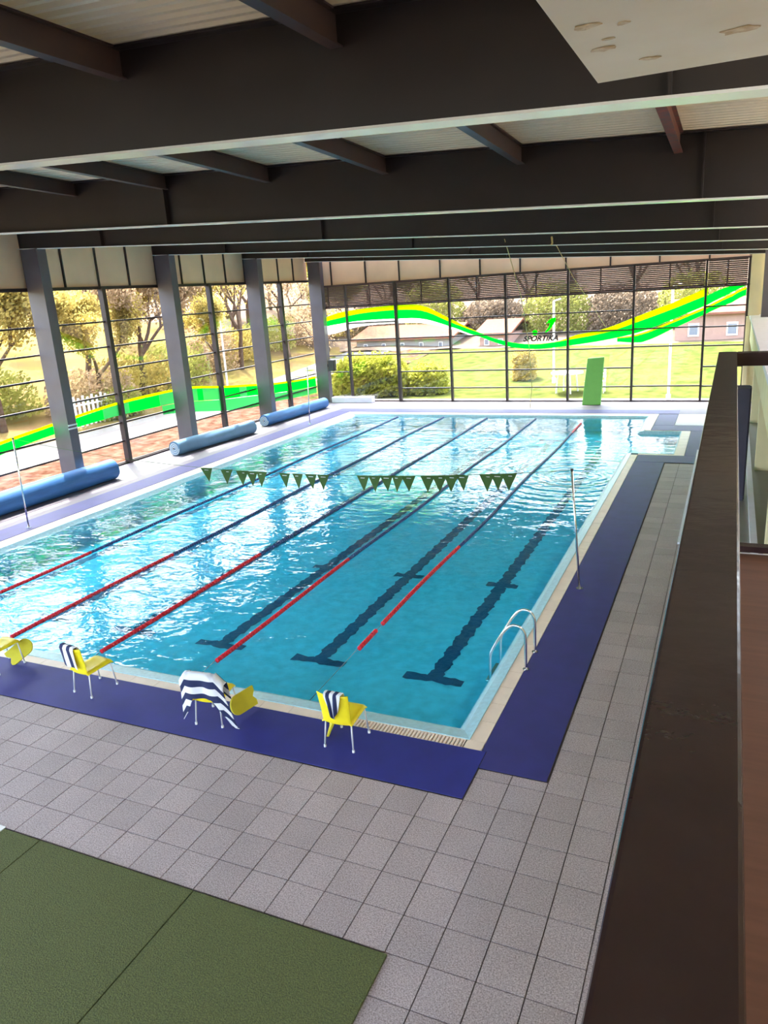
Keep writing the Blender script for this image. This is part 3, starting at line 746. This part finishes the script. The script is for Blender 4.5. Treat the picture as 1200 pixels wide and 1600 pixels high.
def b3(u): return .40 + (.46 * min(1, max(0, (u - .16) / .10)) if u > .16 else 0) + (.28 * min(1, max(0, (-u - .15) / .08)) if u < -.15 else 0)
towel('large navy and white striped towel draped over a yellow chair back', ch[2][0], ch[2][1], -.33, .36, lambda u: .3, b3,
      lambda u, s: (max(0, s - .2) * .22 * min(1, max(0, (u - .12) / .1)) - max(0, s - .1) * .12 * min(1, max(0, (-u - .14) / .1))), stripe_mat(1, 4.4, .1), fold=.022, ff=20)
towel('bunched navy and white towel on the chair nearest the ladder', ch[3][0], ch[3][1], -.11, .15, lambda u: .2, lambda u: .40 - 1.3 * abs(u - .0), lambda u, s: -u * max(0, s) * 1.5, stripe_mat(0, 2.3, .2), fold=.025, ff=60)
towel('striped towel on the chair at the left photo edge', ch[0][0], ch[0][1], -.2, .2, lambda u: .25, lambda u: .35, lambda u, s: 0.0, stripe_mat(0, 3.5, .0))

def kickboard(label, loc, rot, flip=1):
    pts = []; L, Wd = .24, .15
    for k in range(13):
        a = math.pi * k / 12; pts.append((Wd * math.cos(a), L - .13 + .13 * math.sin(a), 0))
    pts += [(-Wd, -L, 0), (-.07, -L - .0, 0), (0, -L + .05, 0), (.07, -L, 0), (Wd, -L, 0)]
    pts = [(x * flip, y * flip, z) for x, y, z in pts]; m = MB(); m.prism(pts, (0, 0, .032)); o = m.build('kickboard', MT['olive'], bevel=.006)
    o.location = loc; o.rotation_euler = rot; tag(o, label, 'kickboard', 'yellow kickboards by the chairs'); return o
ya = Vector((.16, -.07, .30)).normalized(); xa = Vector((-.49, .83, -.30)); xa = (xa - ya * xa.dot(ya)).normalized(); za = xa.cross(ya)
kb_rot = Matrix((xa, ya, za)).transposed().to_euler()
kickboard('olive yellow kickboard leaning by the towel covered chair', (-3.60, -.20, .19), (math.radians(0), math.radians(75), math.radians(-12)), -1)
kickboard('yellow kickboard leaning on edge under the chair nearest the ladder', (-2.04, -.28, .262), kb_rot)
kickboard('olive yellow kickboard lying by the chair at the left photo edge', (-8.42, .0, .2), (math.radians(45), math.radians(40), math.radians(-10)))

# ================================================================== COVER ROLLS
def cover_roll(label, p, q, rad, m, turns=3.0):
    p, q = Vector(p), Vector(q); d = (q - p).normalized(); side = Vector((d.y, -d.x, 0))
    r = empty('cover_roll', ((p.x + q.x) / 2, (p.y + q.y) / 2, 0)); tag(r, label, 'cover roll', 'rolled pool covers by the side windows')
    o = MB(); n = 26; nl = 16
    for k in range(nl + 1):
        c = p.lerp(q, k / nl); rr = rad * (1 + .02 * math.sin(k * 2.1))
        for j in range(n):
            a = 2 * math.pi * j / n; e = rr * (1 + .05 * (j / n) + .015 * math.sin(3 * a + k * .4))
            o.v.append(tuple(c + side * (math.cos(a) * e) + Vector((0, 0, max(-rad, math.sin(a) * e)))))
    for k in range(nl):
        for j in range(n): o.f.append((k * n + j, k * n + (j + 1) % n, (k + 1) * n + (j + 1) % n, (k + 1) * n + j))
    o.build('rolled_sheet', m, r, smooth=True)
    for c, s in ((p, -1), (q, 1)):
        o = MB(); prev = None; N = 70      # spiral of foam layers seen at the ends
        for k in range(N + 1):
            a = 2 * math.pi * turns * k / N; rr = rad * (.18 + .78 * k / N)
            pt = c + side * (math.cos(a) * rr) + Vector((0, 0, math.sin(a) * rr)) + d * (s * .015)
            pin = pt - (side * math.cos(a) + Vector((0, 0, math.sin(a)))) * (rad * .14)
            cur = (pt, pin)
            if prev: o.quad(prev[0], cur[0], cur[1], prev[1])
            prev = cur
        o.build('spiral_end', MT['foam'], r)
        o = MB(); o.quad(*[c + side * (math.cos(2 * math.pi * j / 20) * rad * .97) + Vector((0, 0, math.sin(2 * math.pi * j / 20) * rad * .97)) for j in range(20)]); o.build('end_face', m, r)
    MB().tube([p - d * .05, q + d * .05], .04, 10).build('core_tube', MT['chrome'], r)
cover_roll('bright blue rolled pool cover nearest the camera', (-17.5, 5.2, .36), (-17.36, 11.75, .36), .35, MT['roller'])
cover_roll('pale steel blue rolled pool cover in the middle', (-17.6, 15.5, .3), (-17.15, 20.4, .3), .29, MT['roller2'])
cover_roll('bright blue rolled pool cover farthest from the camera', (-17.5, 22.0, .28), (-17.25, 27.6, .28), .27, MT['roller'])

# ================================================================== SMALL THINGS BY THE WALLS
fb = empty('foam_board', (-3.2, 28.85, 0)); tag(fb, 'tall green foam board standing against the end windows', 'foam board')
MB().hexa([(-3.72, 28.7, 0), (-2.85, 28.75, 0), (-2.85, 28.93, 0), (-3.72, 28.88, 0), (-3.52, 28.95, 2.2), (-2.76, 29.0, 2.24), (-2.76, 29.18, 2.24), (-3.52, 29.13, 2.2)]).build('board', MT['greenfoam'], fb, bevel=.03)
MB().hexa([(-3.74, 28.86, .02), (-3.70, 28.86, .02), (-3.70, 29.0, .02), (-3.74, 29.0, .02), (-3.56, 29.1, 1.9), (-3.52, 29.1, 1.9), (-3.52, 29.2, 1.9), (-3.56, 29.2, 1.9)]).build('backing_board', MT['greenfoam'], fb)
sp = empty('loudspeaker', (-17.7, 29.5, 1.75)); tag(sp, 'black loudspeaker fixed to the corner column', 'loudspeaker')
MB().box(-17.78, -17.42, 29.35, 29.65, 1.76, 2.38).build('cabinet', MT['black'], sp, bevel=.03)
MB().box(-17.42, -17.405, 29.39, 29.61, 1.8, 2.34).build('grille', MT['black'], sp)
MB().box(-17.868, -17.78, 29.45, 29.55, 2.0, 2.15).build('bracket', MT['black'], sp)
pb = MB().box(-17.7, -15.2, 29.3, 29.7, .002, .32).build('pale_bench', MT['palemat'], bevel=.02); tag(pb, 'low pale bench in the far left corner under the windows', 'bench')
nv = empty('folded_partition', (3.05, 12.5, 0)); tag(nv, 'dark navy folded partition behind the gallery railing', 'partition')
for k in range(5): MB().box(2.9 + .03 * (k % 2), 3.2 + .03 * (k % 2), 12.9 + .14 * k, 12.97 + .14 * k, 0.0, 2.95).build('leaf', MT['navycurtain'], nv, bevel=.01)

# ================================================================== WINDOW WAVE AND LETTERING
def ribbon(pts_top, pts_bot, axis, plane, m, name, parent, th=.004):
    """flat vinyl strip between two curves (along-coordinate, z) on a wall plane."""
    def interp(pts, a):
        for k in range(len(pts) - 1):
            if pts[k][0] <= a <= pts[k + 1][0]:
                p0 = pts[max(k - 1, 0)]; p1, p2 = pts[k], pts[k + 1]; p3 = pts[min(k + 2, len(pts) - 1)]
                t = (a - p1[0]) / (p2[0] - p1[0])
                return .5 * (2 * p1[1] + (p2[1] - p0[1]) * t + (2 * p0[1] - 5 * p1[1] + 4 * p2[1] - p3[1]) * t * t + (3 * p1[1] - p0[1] - 3 * p2[1] + p3[1]) * t ** 3)
        return pts[0][1] if a < pts[0][0] else pts[-1][1]
    a0 = max(pts_top[0][0], pts_bot[0][0]); a1 = min(pts_top[-1][0], pts_bot[-1][0]); N = 70; o = MB()
    P = (lambda a, z: (a, plane, z)) if axis == 'x' else (lambda a, z: (plane, a, z))
    for k in range(N + 1):
        a = a0 + (a1 - a0) * k / N; zt, zb_ = interp(pts_top, a), interp(pts_bot, a)
        o.v += [P(a, zt), P(a, min(zb_, zt - .002))]
    for k in range(N): o.f.append((2 * k, 2 * k + 2, 2 * k + 3, 2 * k + 1))
    return o.build(name, m, parent, fix=False)
wv = empty('window_wave_decal', (-7, FARY - .02, 3)); tag(wv, 'bright green wave decal across the end windows', 'window decal')
top = [(-18.6, 4.5), (-17.77, 4.74), (-17.04, 4.91), (-15.28, 5.06), (-13.58, 5.12), (-12.13, 5.0), (-10.58, 4.25), (-9.39, 3.66), (-8.38, 3.22), (-7.39, 2.98), (-6.42, 2.87), (-5.14, 2.96), (-4.22, 3.25), (-3.01, 3.46), (-1.56, 3.95), (.1, 4.52), (1.0, 4.88), (1.6, 5.13)]
mid = [(-18.6, 4.3), (-17.8, 4.50), (-15.87, 4.78), (-13.6, 4.87), (-12.15, 4.74), (-10.58, 4.08), (-9.0, 3.5), (-8.38, 3.22), (-7.39, 2.97), (-6.4, 2.86), (-5.78, 2.88), (-4.21, 3.08), (-2.71, 3.33), (-1.27, 3.78), (.11, 4.25), (1.57, 4.78), (2.5, 5.13)]
bot = [(-18.6, 4.05), (-17.78, 4.22), (-15.91, 4.40), (-13.63, 4.42), (-12.17, 4.34), (-10.59, 3.86), (-9.06, 3.32), (-8.2, 2.98), (-7.4, 2.74), (-6.5, 2.64), (-5.78, 2.64), (-4.21, 2.78), (-2.71, 2.98), (-1.27, 3.28), (.11, 3.78), (1.57, 4.36), (2.6, 4.85), (3.15, 5.13)]
ribbon(top, mid, 'x', FARY - .012, MT['vyellow'], 'lime_stripe', wv)
ribbon(mid, bot, 'x', FARY - .012, MT['vgreen'], 'green_stripe', wv)
ribbon([(2.5, 5.13), (3.15, 5.13)], [(2.5, 4.85), (3.15, 5.12)], 'x', FARY - .012, MT['vgreen'], 'green_stripe', wv)
bot2 = [(a, z - (.16 if a < -9 else .0)) for a, z in bot if a < -8.3]
ribbon([p for p in bot if p[0] < -8.3], [(-18.6, 3.8), (-17.78, 3.75), (-15.91, 4.1), (-13.63, 4.18), (-12.17, 4.12), (-10.59, 3.74), (-9.06, 3.28)], 'x', FARY - .012, MT['vwhite'], 'white_stripe', wv)
lt = [(-2.3, 3.06), (-1.27, 3.21), (.11, 3.72), (1.57, 4.30), (2.6, 4.79), (3.15, 5.06)]
lb = [(-2.3, 3.02), (-1.27, 3.14), (.11, 3.62), (1.57, 4.20), (2.6, 4.69), (3.15, 4.96)]
ribbon(lt, lb, 'x', FARY - .012, MT['vyellow'], 'pale_stripe', wv)
ribbon(lb, [(-2.3, 2.86), (-1.5, 2.80), (-1.0, 2.86), (.11, 3.35), (1.57, 3.98), (2.6, 4.42), (3.15, 4.70)], 'x', FARY - .012, MT['vgreen'], 'lower_green_stripe', wv)
wl = empty('window_wave_decal', (WALLX + .02, 18, 2)); tag(wl, 'translucent green wave decal along the side windows', 'window decal')
lt_ = [(4.0, 1.3), (6, 1.6), (8.5, 1.95), (10.65, 2.16), (13.81, 2.40), (16.87, 2.45), (18.51, 2.40), (20.81, 2.12), (23.16, 1.88), (25.17, 1.68), (27.24, 1.56), (29.58, 1.46)]
ribbon(lt_, [(a, z - .10) for a, z in lt_], 'y', WALLX + .012, MT['vyellow'], 'lime_stripe', wl)
lm_ = [(a, z - .10) for a, z in lt_]; ln_ = [(4.0, .85), (6, 1.15), (8.5, 1.54), (10.56, 1.78), (13.69, 1.90), (16.88, 1.88), (18.35, 1.78), (20.62, 1.52), (22.92, 1.34), (25.07, 1.16), (27.12, 1.02), (29.58, .92)]
for k, (a, c, mm) in enumerate([(4, 13.2, 'vgreen'), (13.2, 14.6, 'vdark'), (14.6, 16.4, 'vgreen'), (16.4, 18.9, 'vdark'), (18.9, 19.3, 'vgreen'), (19.3, 20.9, 'vdark'), (20.9, 22.1, 'vgreen'), (22.1, 22.7, 'vdark'), (22.7, 29.58, 'vgreen')]):  # darker lengths paint in the sun and shade seen behind the film
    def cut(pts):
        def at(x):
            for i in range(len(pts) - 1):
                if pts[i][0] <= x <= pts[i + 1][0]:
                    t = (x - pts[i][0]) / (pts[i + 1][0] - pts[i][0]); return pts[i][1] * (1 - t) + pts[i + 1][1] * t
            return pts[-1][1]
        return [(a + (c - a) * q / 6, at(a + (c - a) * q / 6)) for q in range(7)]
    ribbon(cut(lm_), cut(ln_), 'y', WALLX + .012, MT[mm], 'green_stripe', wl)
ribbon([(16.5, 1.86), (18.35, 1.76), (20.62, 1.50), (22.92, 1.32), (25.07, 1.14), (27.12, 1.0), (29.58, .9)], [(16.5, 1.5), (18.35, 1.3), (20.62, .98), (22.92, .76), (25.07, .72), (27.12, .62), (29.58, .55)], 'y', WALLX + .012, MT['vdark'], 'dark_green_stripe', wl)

# lettering SPORTIKA with its swoosh and dot
lg = empty('window_lettering', (-6, FARY - .02, 3.05)); tag(lg, 'black SPORTIKA lettering with a green swoosh on the end window', 'window sign')
cu = bpy.data.curves.new('lettering', 'FONT'); cu.body = 'SPORTIKA'; cu.size = .40; cu.extrude = .002; cu.shear = .35; cu.offset = .014
to = bpy.data.objects.new('letters', cu); COL.objects.link(to)
bpy.context.view_layer.update()
me = bpy.data.meshes.new_from_object(to.evaluated_get(bpy.context.evaluated_depsgraph_get()))
bpy.data.objects.remove(to)
wid = max(v.co.x for v in me.vertices) - min(v.co.x for v in me.vertices)
for v in me.vertices: v.co = Vector((-6.86 + v.co.x * 1.74 / wid, FARY - .016 - v.co.z, 3.02 + v.co.y * .9))
me.materials.clear(); me.materials.append(MT['vblack']); put('letters', me, lg)
def flat(pts, m, name): o = MB(); o.prism([(x, FARY - .014, z) for x, z in pts], (0, -.003, 0)); return o.build(name, m, lg)
flat([(-5.85, 3.34), (-5.68, 3.52), (-5.55, 3.70), (-5.5, 3.84), (-5.56, 3.88), (-5.7, 3.84), (-5.58, 3.98), (-5.42, 4.08), (-5.27, 4.12), (-5.22, 4.08), (-5.24, 3.95), (-5.33, 3.80), (-5.5, 3.58), (-5.68, 3.42)], MT['vgreen'], 'swoosh')
flat([(-6.26 + .13 * math.cos(k * math.pi / 8), 3.42 + .13 * math.sin(k * math.pi / 8)) for k in range(16)], MT['vgreen'], 'dot')

# ================================================================== OUTSIDE
gr = MB()
def hz(x, y):      # terrain outside
    z = -.15
    if x < -20: z += max(0, (-x - 27.5)) * .16 if -x > 27.5 else 0
    if y > 30: z += max(0, y - 31.5) * .065
    return min(z, 7.5)
def terrain(name, x0, x1, y0, y1, nx, ny, m, label, dz=0, f=hz, amp=.0):
    o = MB()
    for j in range(ny + 1):
        for i in range(nx + 1):
            x = x0 + (x1 - x0) * i / nx; y = y0 + (y1 - y0) * j / ny
            o.v.append((x, y, f(x, y) + dz + random.uniform(-amp, amp)))
    for j in range(ny):
        for i in range(nx): a = j * (nx + 1) + i; o.f.append((a, a + 1, a + nx + 2, a + nx + 1))
    t = o.build(name, m, smooth=True, fix=False); t['kind'] = 'structure'; t['label'] = label; return t
terrain('ground_leaf_litter', -23.2, -18.9, -30, 60, 8, 60, MT['leaflitter'], 'rust brown leaf litter bank outside the side windows', amp=.05)
terrain('ground_path', -27.2, -23.2, -30, 60, 4, 30, MT['path'], 'white paved path outside the side windows', dz=.02)
terrain('ground_side_hill', -90, -27.2, -40, 110, 40, 80, MT['hill'], 'scrubby golden hillside beyond the path', amp=.12)
terrain('ground_lawn', -27.2, 40, 31.6, 50, 60, 40, MT['grass'], 'sunny grass slope outside the end windows', amp=.04)
terrain('ground_terrace', -19, 40, 30.05, 31.6, 20, 3, MT['path'], 'pale paved strip outside the end windows', dz=0.03)
terrain('ground_far_hill', -90, 90, 50, 130, 50, 30, MT['hill2'], 'scrubby hillside far behind the lawn', amp=.2, f=lambda x, y: hz(x, 50) + (y - 50) * .10)

def make_leafy(seed, height, leaf, nleaf, spread, lsize, bare=False):
    """meshes for one kind of tree: branching trunk and a foliage of small leaves."""
    rnd = random.Random(seed); tr = MB(); tips = []
    def grow(p, d, ln, r, lev):
        pts = [p]; q = p
        for k in range(3):
            d = (d + Vector((rnd.uniform(-.18, .18), rnd.uniform(-.18, .18), rnd.uniform(-.05, .12)))).normalized(); q = q + d * (ln / 3); pts.append(q)
            if lev >= 2: tips.append(q)
        tr.tube(pts, [r, r * .88, r * .76, r * .62], 6 if lev < 2 else 4, cap=False)
        if lev >= 4: return
        for k in range(rnd.choice((2, 3, 3))):
            a = rnd.uniform(0, 2 * math.pi); tilt = rnd.uniform(.35, .9) * spread
            s = Vector((math.cos(a), math.sin(a), 0)); nd = (d * math.cos(tilt) + s * math.sin(tilt) + Vector((0, 0, .12))).normalized()
            grow(q, nd, ln * rnd.uniform(.62, .85), r * .58, lev + 1)
    grow(Vector((0, 0, -.3)), Vector((0, 0, 1)), height * .30, height * .022, 0)
    lf = MB()
    for k in range(nleaf):
        p = rnd.choice(tips) + Vector((rnd.gauss(0, .28), rnd.gauss(0, .28), rnd.gauss(0, .28))) * (height / 8)
        a = Vector((rnd.gauss(0, 1), rnd.gauss(0, 1), rnd.gauss(0, 1))).normalized(); c = a.orthogonal().normalized() * lsize * rnd.uniform(.6, 1.3); e = a.cross(c).normalized() * lsize * .6 * rnd.uniform(.6, 1.3)
        lf.quad(p - c, p - e, p + c, p + e)
    return tr.mesh('trunk', MT['bark'], True, fix=False), lf.mesh('foliage', MT[leaf], False, fix=False)
KINDS = {'gold': make_leafy(11, 8.5, 'leaf_gold', 17000, 1.0, .095), 'tan': make_leafy(23, 9.0, 'leaf_tan', 13000, 1.05, .09),
         'yg': make_leafy(5, 8.0, 'leaf_yg', 17000, 1.0, .095), 'bare': make_leafy(42, 8.0, 'leaf_tan', 2600, 1.1, .08), 'bare2': make_leafy(77, 9.5, 'leaf_gold', 2500, 1.0, .08)}
def tree(kind, x, y, s, label, group):
    z = hz(x, y) if y < 50 or x < -27.2 else hz(x, 50) + (y - 50) * .10
    r = empty('tree', (x, y, z), world=False, rz=random.uniform(0, 6.28)); r.scale = (s, s, s); tag(r, label, 'tree', group)
    put('trunk', KINDS[kind][0], r); f = put('foliage', KINDS[kind][1], r); f['kind'] = 'stuff'
kn = {'gold': 'golden leaved', 'tan': 'tan leaved', 'yg': 'yellow green', 'bare': 'nearly bare', 'bare2': 'thinly leaved'}
ORD = ['first', 'second', 'third', 'fourth', 'fifth', 'sixth', 'seventh', 'eighth', 'ninth', 'tenth', 'eleventh', 'twelfth', 'thirteenth', 'fourteenth', 'fifteenth', 'sixteenth', 'seventeenth']
rr = random.Random(3)
for row, (x, st) in enumerate(((-29.5, 5.2), (-36, 5.6), (-44, 7.0))):
    y = 8 + row * 3.0; cnt = -1
    while y < 58 + row * 18:
        k = rr.choice(('gold', 'tan', 'bare', 'gold', 'bare2', 'yg') if row == 0 else ('gold', 'tan', 'gold', 'yg'))
        cnt += 1
        tree(k, x + rr.uniform(-1.5, 1.5), y + rr.uniform(-1, 1), rr.uniform(.85, 1.15) * (1 + .12 * row), '%s tree, %s from the left in the %s row outside the side windows' % (kn[k], ORD[cnt], ('front', 'middle', 'back')[row]), 'trees beyond the side windows')
        y += st
tree('bare', -20.6, 33.6, .8, 'nearly bare tree just outside the corner of the side windows', None)
for q, x in enumerate(range(-30, 24, 5)):
    k = rr.choice(('tan', 'bare2', 'gold', 'bare', 'yg')); tree(k, x + rr.uniform(-1.5, 1.5), 62 + rr.uniform(-2, 4), rr.uniform(.9, 1.25), '%s tree, %s from the left on the hill behind the lawn' % (kn[k], ORD[q]), 'trees behind the lawn')
for q, x in enumerate(range(-34, 28, 7)):
    k = rr.choice(('tan', 'bare2', 'tan')); tree(k, x + rr.uniform(-1.5, 1.5), 74 + rr.uniform(-3, 6), 1.4, '%s tree, %s from the left high up behind the lawn' % (kn[k], ORD[q]), 'trees high behind the lawn')

def hz0(x, y): return hz(x, y) if y < 50 or x < -27.2 else hz(x, 50) + (y - 50) * .10
def bush(label, x0, x1, y0, y1, h, nl, m, group, lsize=.10, seed=1):
    rnd = random.Random(seed); r = empty('bush', ((x0 + x1) / 2, (y0 + y1) / 2, hz0((x0 + x1) / 2, (y0 + y1) / 2))); tag(r, label, 'bush', group)
    lf = MB(); cx, cy = (x0 + x1) / 2, (y0 + y1) / 2; z0 = hz0(cx, cy)
    for k in range(nl):
        while True:
            u, v, t = rnd.uniform(-1, 1), rnd.uniform(-1, 1), rnd.random()
            if abs(u) ** 3 + abs(v) ** 3 + t ** 4 < 1.0: break
        bump_ = 1 + .12 * math.sin(u * 9) * math.sin(v * 7)
        p = Vector((cx + u * (x1 - x0) / 2, cy + v * (y1 - y0) / 2, z0 + t * h * bump_))
        a = Vector((rnd.gauss(0, 1), rnd.gauss(0, 1), rnd.gauss(0, 1))).normalized(); c = a.orthogonal().normalized() * lsize * rnd.uniform(.6, 1.3); e = a.cross(c).normalized() * lsize * .6
        lf.quad(p - c, p - e, p + c, p + e)
    f = lf.build('foliage', m, r, fix=False); f['kind'] = 'stuff'
    st = MB()
    for k in range(7):
        bx_, by_ = cx + rnd.uniform(-.3, .3) * (x1 - x0), cy + rnd.uniform(-.3, .3) * (y1 - y0)
        st.tube([(bx_, by_, z0 - .1), (bx_ + rnd.uniform(-.3, .3), by_, z0 + h * .7)], [.03, .012], 5)
    st.build('stems', MT['bark'], r)
bush('dense yellow green hedge outside the far left corner', -19.5, -14.4, 31.9, 34.0, 2.35, 9000, MT['leaf_hedge'], None, .12, 4)
bush('rounded yellow green bush right of the hedge', -14.6, -12.2, 32.4, 34.4, 1.7, 3500, MT['leaf_hedge'], None, .11, 6)
bush('bright yellow shrub on the lawn', -9.4, -7.9, 36.5, 38, 1.9, 2200, MT['leaf_gold'], None, .10, 9)
bush('low olive bush beyond the white path', -29.5, -27.8, 22, 26, 1.6, 2600, MT['leaf_yg'], None, .11, 12)

bl = random.Random(8)
for q in range(11):
    y = 10 + q * 4.6; x = -31.5 + bl.uniform(-1.5, 1.5)
    bush('%s brush thicket, %s from the left on the slope outside the side windows' % (('tan', 'golden', 'olive')[q % 3], ORD[q]), x - 2, x + 2, y - 2.6, y + 2.6, bl.uniform(2.2, 3.4), 3000, MT[('leaf_tan', 'leaf_gold', 'leaf_yg')[q % 3]], 'brush thickets on the side slope', .13, 100 + q)
for q in range(9):
    x = -27 + q * 5.4
    bush('%s brush thicket, %s from the left at the top of the lawn' % (('grey tan', 'olive')[q % 2], ORD[q]), x - 2.9, x + 2.9, 55.5, 58.5, bl.uniform(2.8, 4.6), 3600, MT[('leaf_grey', 'leaf_yg')[q % 2]], 'brush thickets at the top of the lawn', .16, 200 + q)

def lamp_post(label, x, y, h, grp):
    z = hz(x, y); r = empty('lamp_post', (x, y, z)); tag(r, label, 'lamp post', grp)
    MB().tube([(x, y, z), (x, y, z + h)], .06, 8).build('shaft', MT['white'], r); MB().tube([(x, y, z), (x, y, z + .3)], .11, 8).build('base', MT['white'], r)
    MB().tube([(x, y, z + h), (x + .4, y, z + h + .1)], .045, 6).build('arm', MT['white'], r)
lamp_post('white lamp post outside the side windows, nearer the camera', -25.8, 12.4, 5.0, 'white lamp posts')
lamp_post('white lamp post outside the side windows behind the nearest column bay', -26.5, 17.9, 5.2, 'white lamp posts')
lamp_post('white lamp post outside the side windows, farthest along the path', -27.4, 33.0, 5.2, 'white lamp posts')
lamp_post('slim white lamp post on the terrace right of the green board', .02, 31.2, 5.4, 'white lamp posts')
lamp_post('slim white lamp post behind the lettering window', -6.6, 36, 4.6, 'white lamp posts')
# white garden table with chairs outside the end windows
tb_ = empty('garden_table', (-4.7, 31.3, 0)); tag(tb_, 'white round garden table outside the end windows', 'table')
cx, cy = -5.3, 33.2; zz = hz(cx, cy)
MB().tube([(cx, cy, zz + 1.05), (cx, cy, zz + 1.12)], .85, 24).build('table_top', MT['white'], tb_)
for a in range(4): MB().tube([(cx + .6 * math.cos(a * 1.57 + .5), cy + .6 * math.sin(a * 1.57 + .5), zz), (cx + .5 * math.cos(a * 1.57 + .5), cy + .5 * math.sin(a * 1.57 + .5), zz + 1.06)], .045, 8).build('leg', MT['white'], tb_)
gb = empty('garden_bench', (-3.9, 33.3, hz(-3.9, 33.3))); tag(gb, 'white slatted garden bench beside the round garden table', 'bench')
for k in range(4): MB().box(-4.35, -3.3, 33.0 + .13 * k, 33.11 + .13 * k, .55, .58).build('seat_slat', MT['white'], gb)
for k in range(3): MB().box(-4.35, -3.3, 33.55, 33.58, .72 + .17 * k, .84 + .17 * k).build('back_slat', MT['white'], gb)
for x in (-4.3, -3.35):
    MB().box(x - .03, x + .03, 33.0, 33.06, -.1, .55).build('leg', MT['white'], gb); MB().box(x - .03, x + .03, 33.52, 33.58, -.1, 1.2).build('leg', MT['white'], gb)
# white picket fence beyond the path
pf = empty('picket_fence', (-28.2, 21, 0)); tag(pf, 'white picket fence beyond the path outside the side windows', 'fence')
for k in range(9): MB().box(-28.3, -28.24, 20.4 + k * .32, 20.52 + k * .32, 0, 1.5 + .1 * (k % 2)).build('picket', MT['white'], pf)
for z in (.5, 1.1): MB().box(-28.24, -28.2, 20.3, 23.2, z, z + .08).build('fence_rail', MT['white'], pf)
# far houses
def house(label, x0, x1, y, z, h, wall, nwin):
    r = empty('house', ((x0 + x1) / 2, y, z)); tag(r, label, 'house', 'houses behind the lawn')
    MB().box(x0, x1, y, y + 7, z, z + h).build('walls', wall, r)
    xm = (x0 + x1) / 2
    MB().prism([(x0 - .4, y - .4, z + h), (x1 + .4, y - .4, z + h), (x1 + .4, y + 3.5, z + h + .9), (x0 - .4, y + 3.5, z + h + .9)], (0, 0, .15)).build('roof', MT['roof'], r)
    MB().prism([(x0 - .4, y + 7.4, z + h), (x1 + .4, y + 7.4, z + h), (x1 + .4, y + 3.5, z + h + .9), (x0 - .4, y + 3.5, z + h + .9)], (0, 0, .15)).build('roof', MT['roof'], r)
    for k in range(nwin):
        xc = x0 + (x1 - x0) * (k + .5) / nwin; wv_ = MB().box(xc - .16 * h, xc + .16 * h, y - .06, y, z + h * .35, z + h * .75).build('window_frame', MT['white'], r)
        MB().box(xc - .12 * h, xc + .12 * h, y - .08, y - .05, z + h * .4, z + h * .7).build('pane', MT['dkglass'], wv_)
house('pink house at the right behind the lawn', -1.1, 9, 51.5, .55, 2.3, MT['pink'], 4)
house('small pink house left of the lettering window', -15.8, -13.5, 51.5, .75, 1.25, MT['pink'], 2)
house('long white house behind the hedge', -27, -18.4, 51.8, .75, 1.1, MT['paleh'], 5)
for o in list(bpy.data.objects):
    if '_wl' in o: del o['_wl']
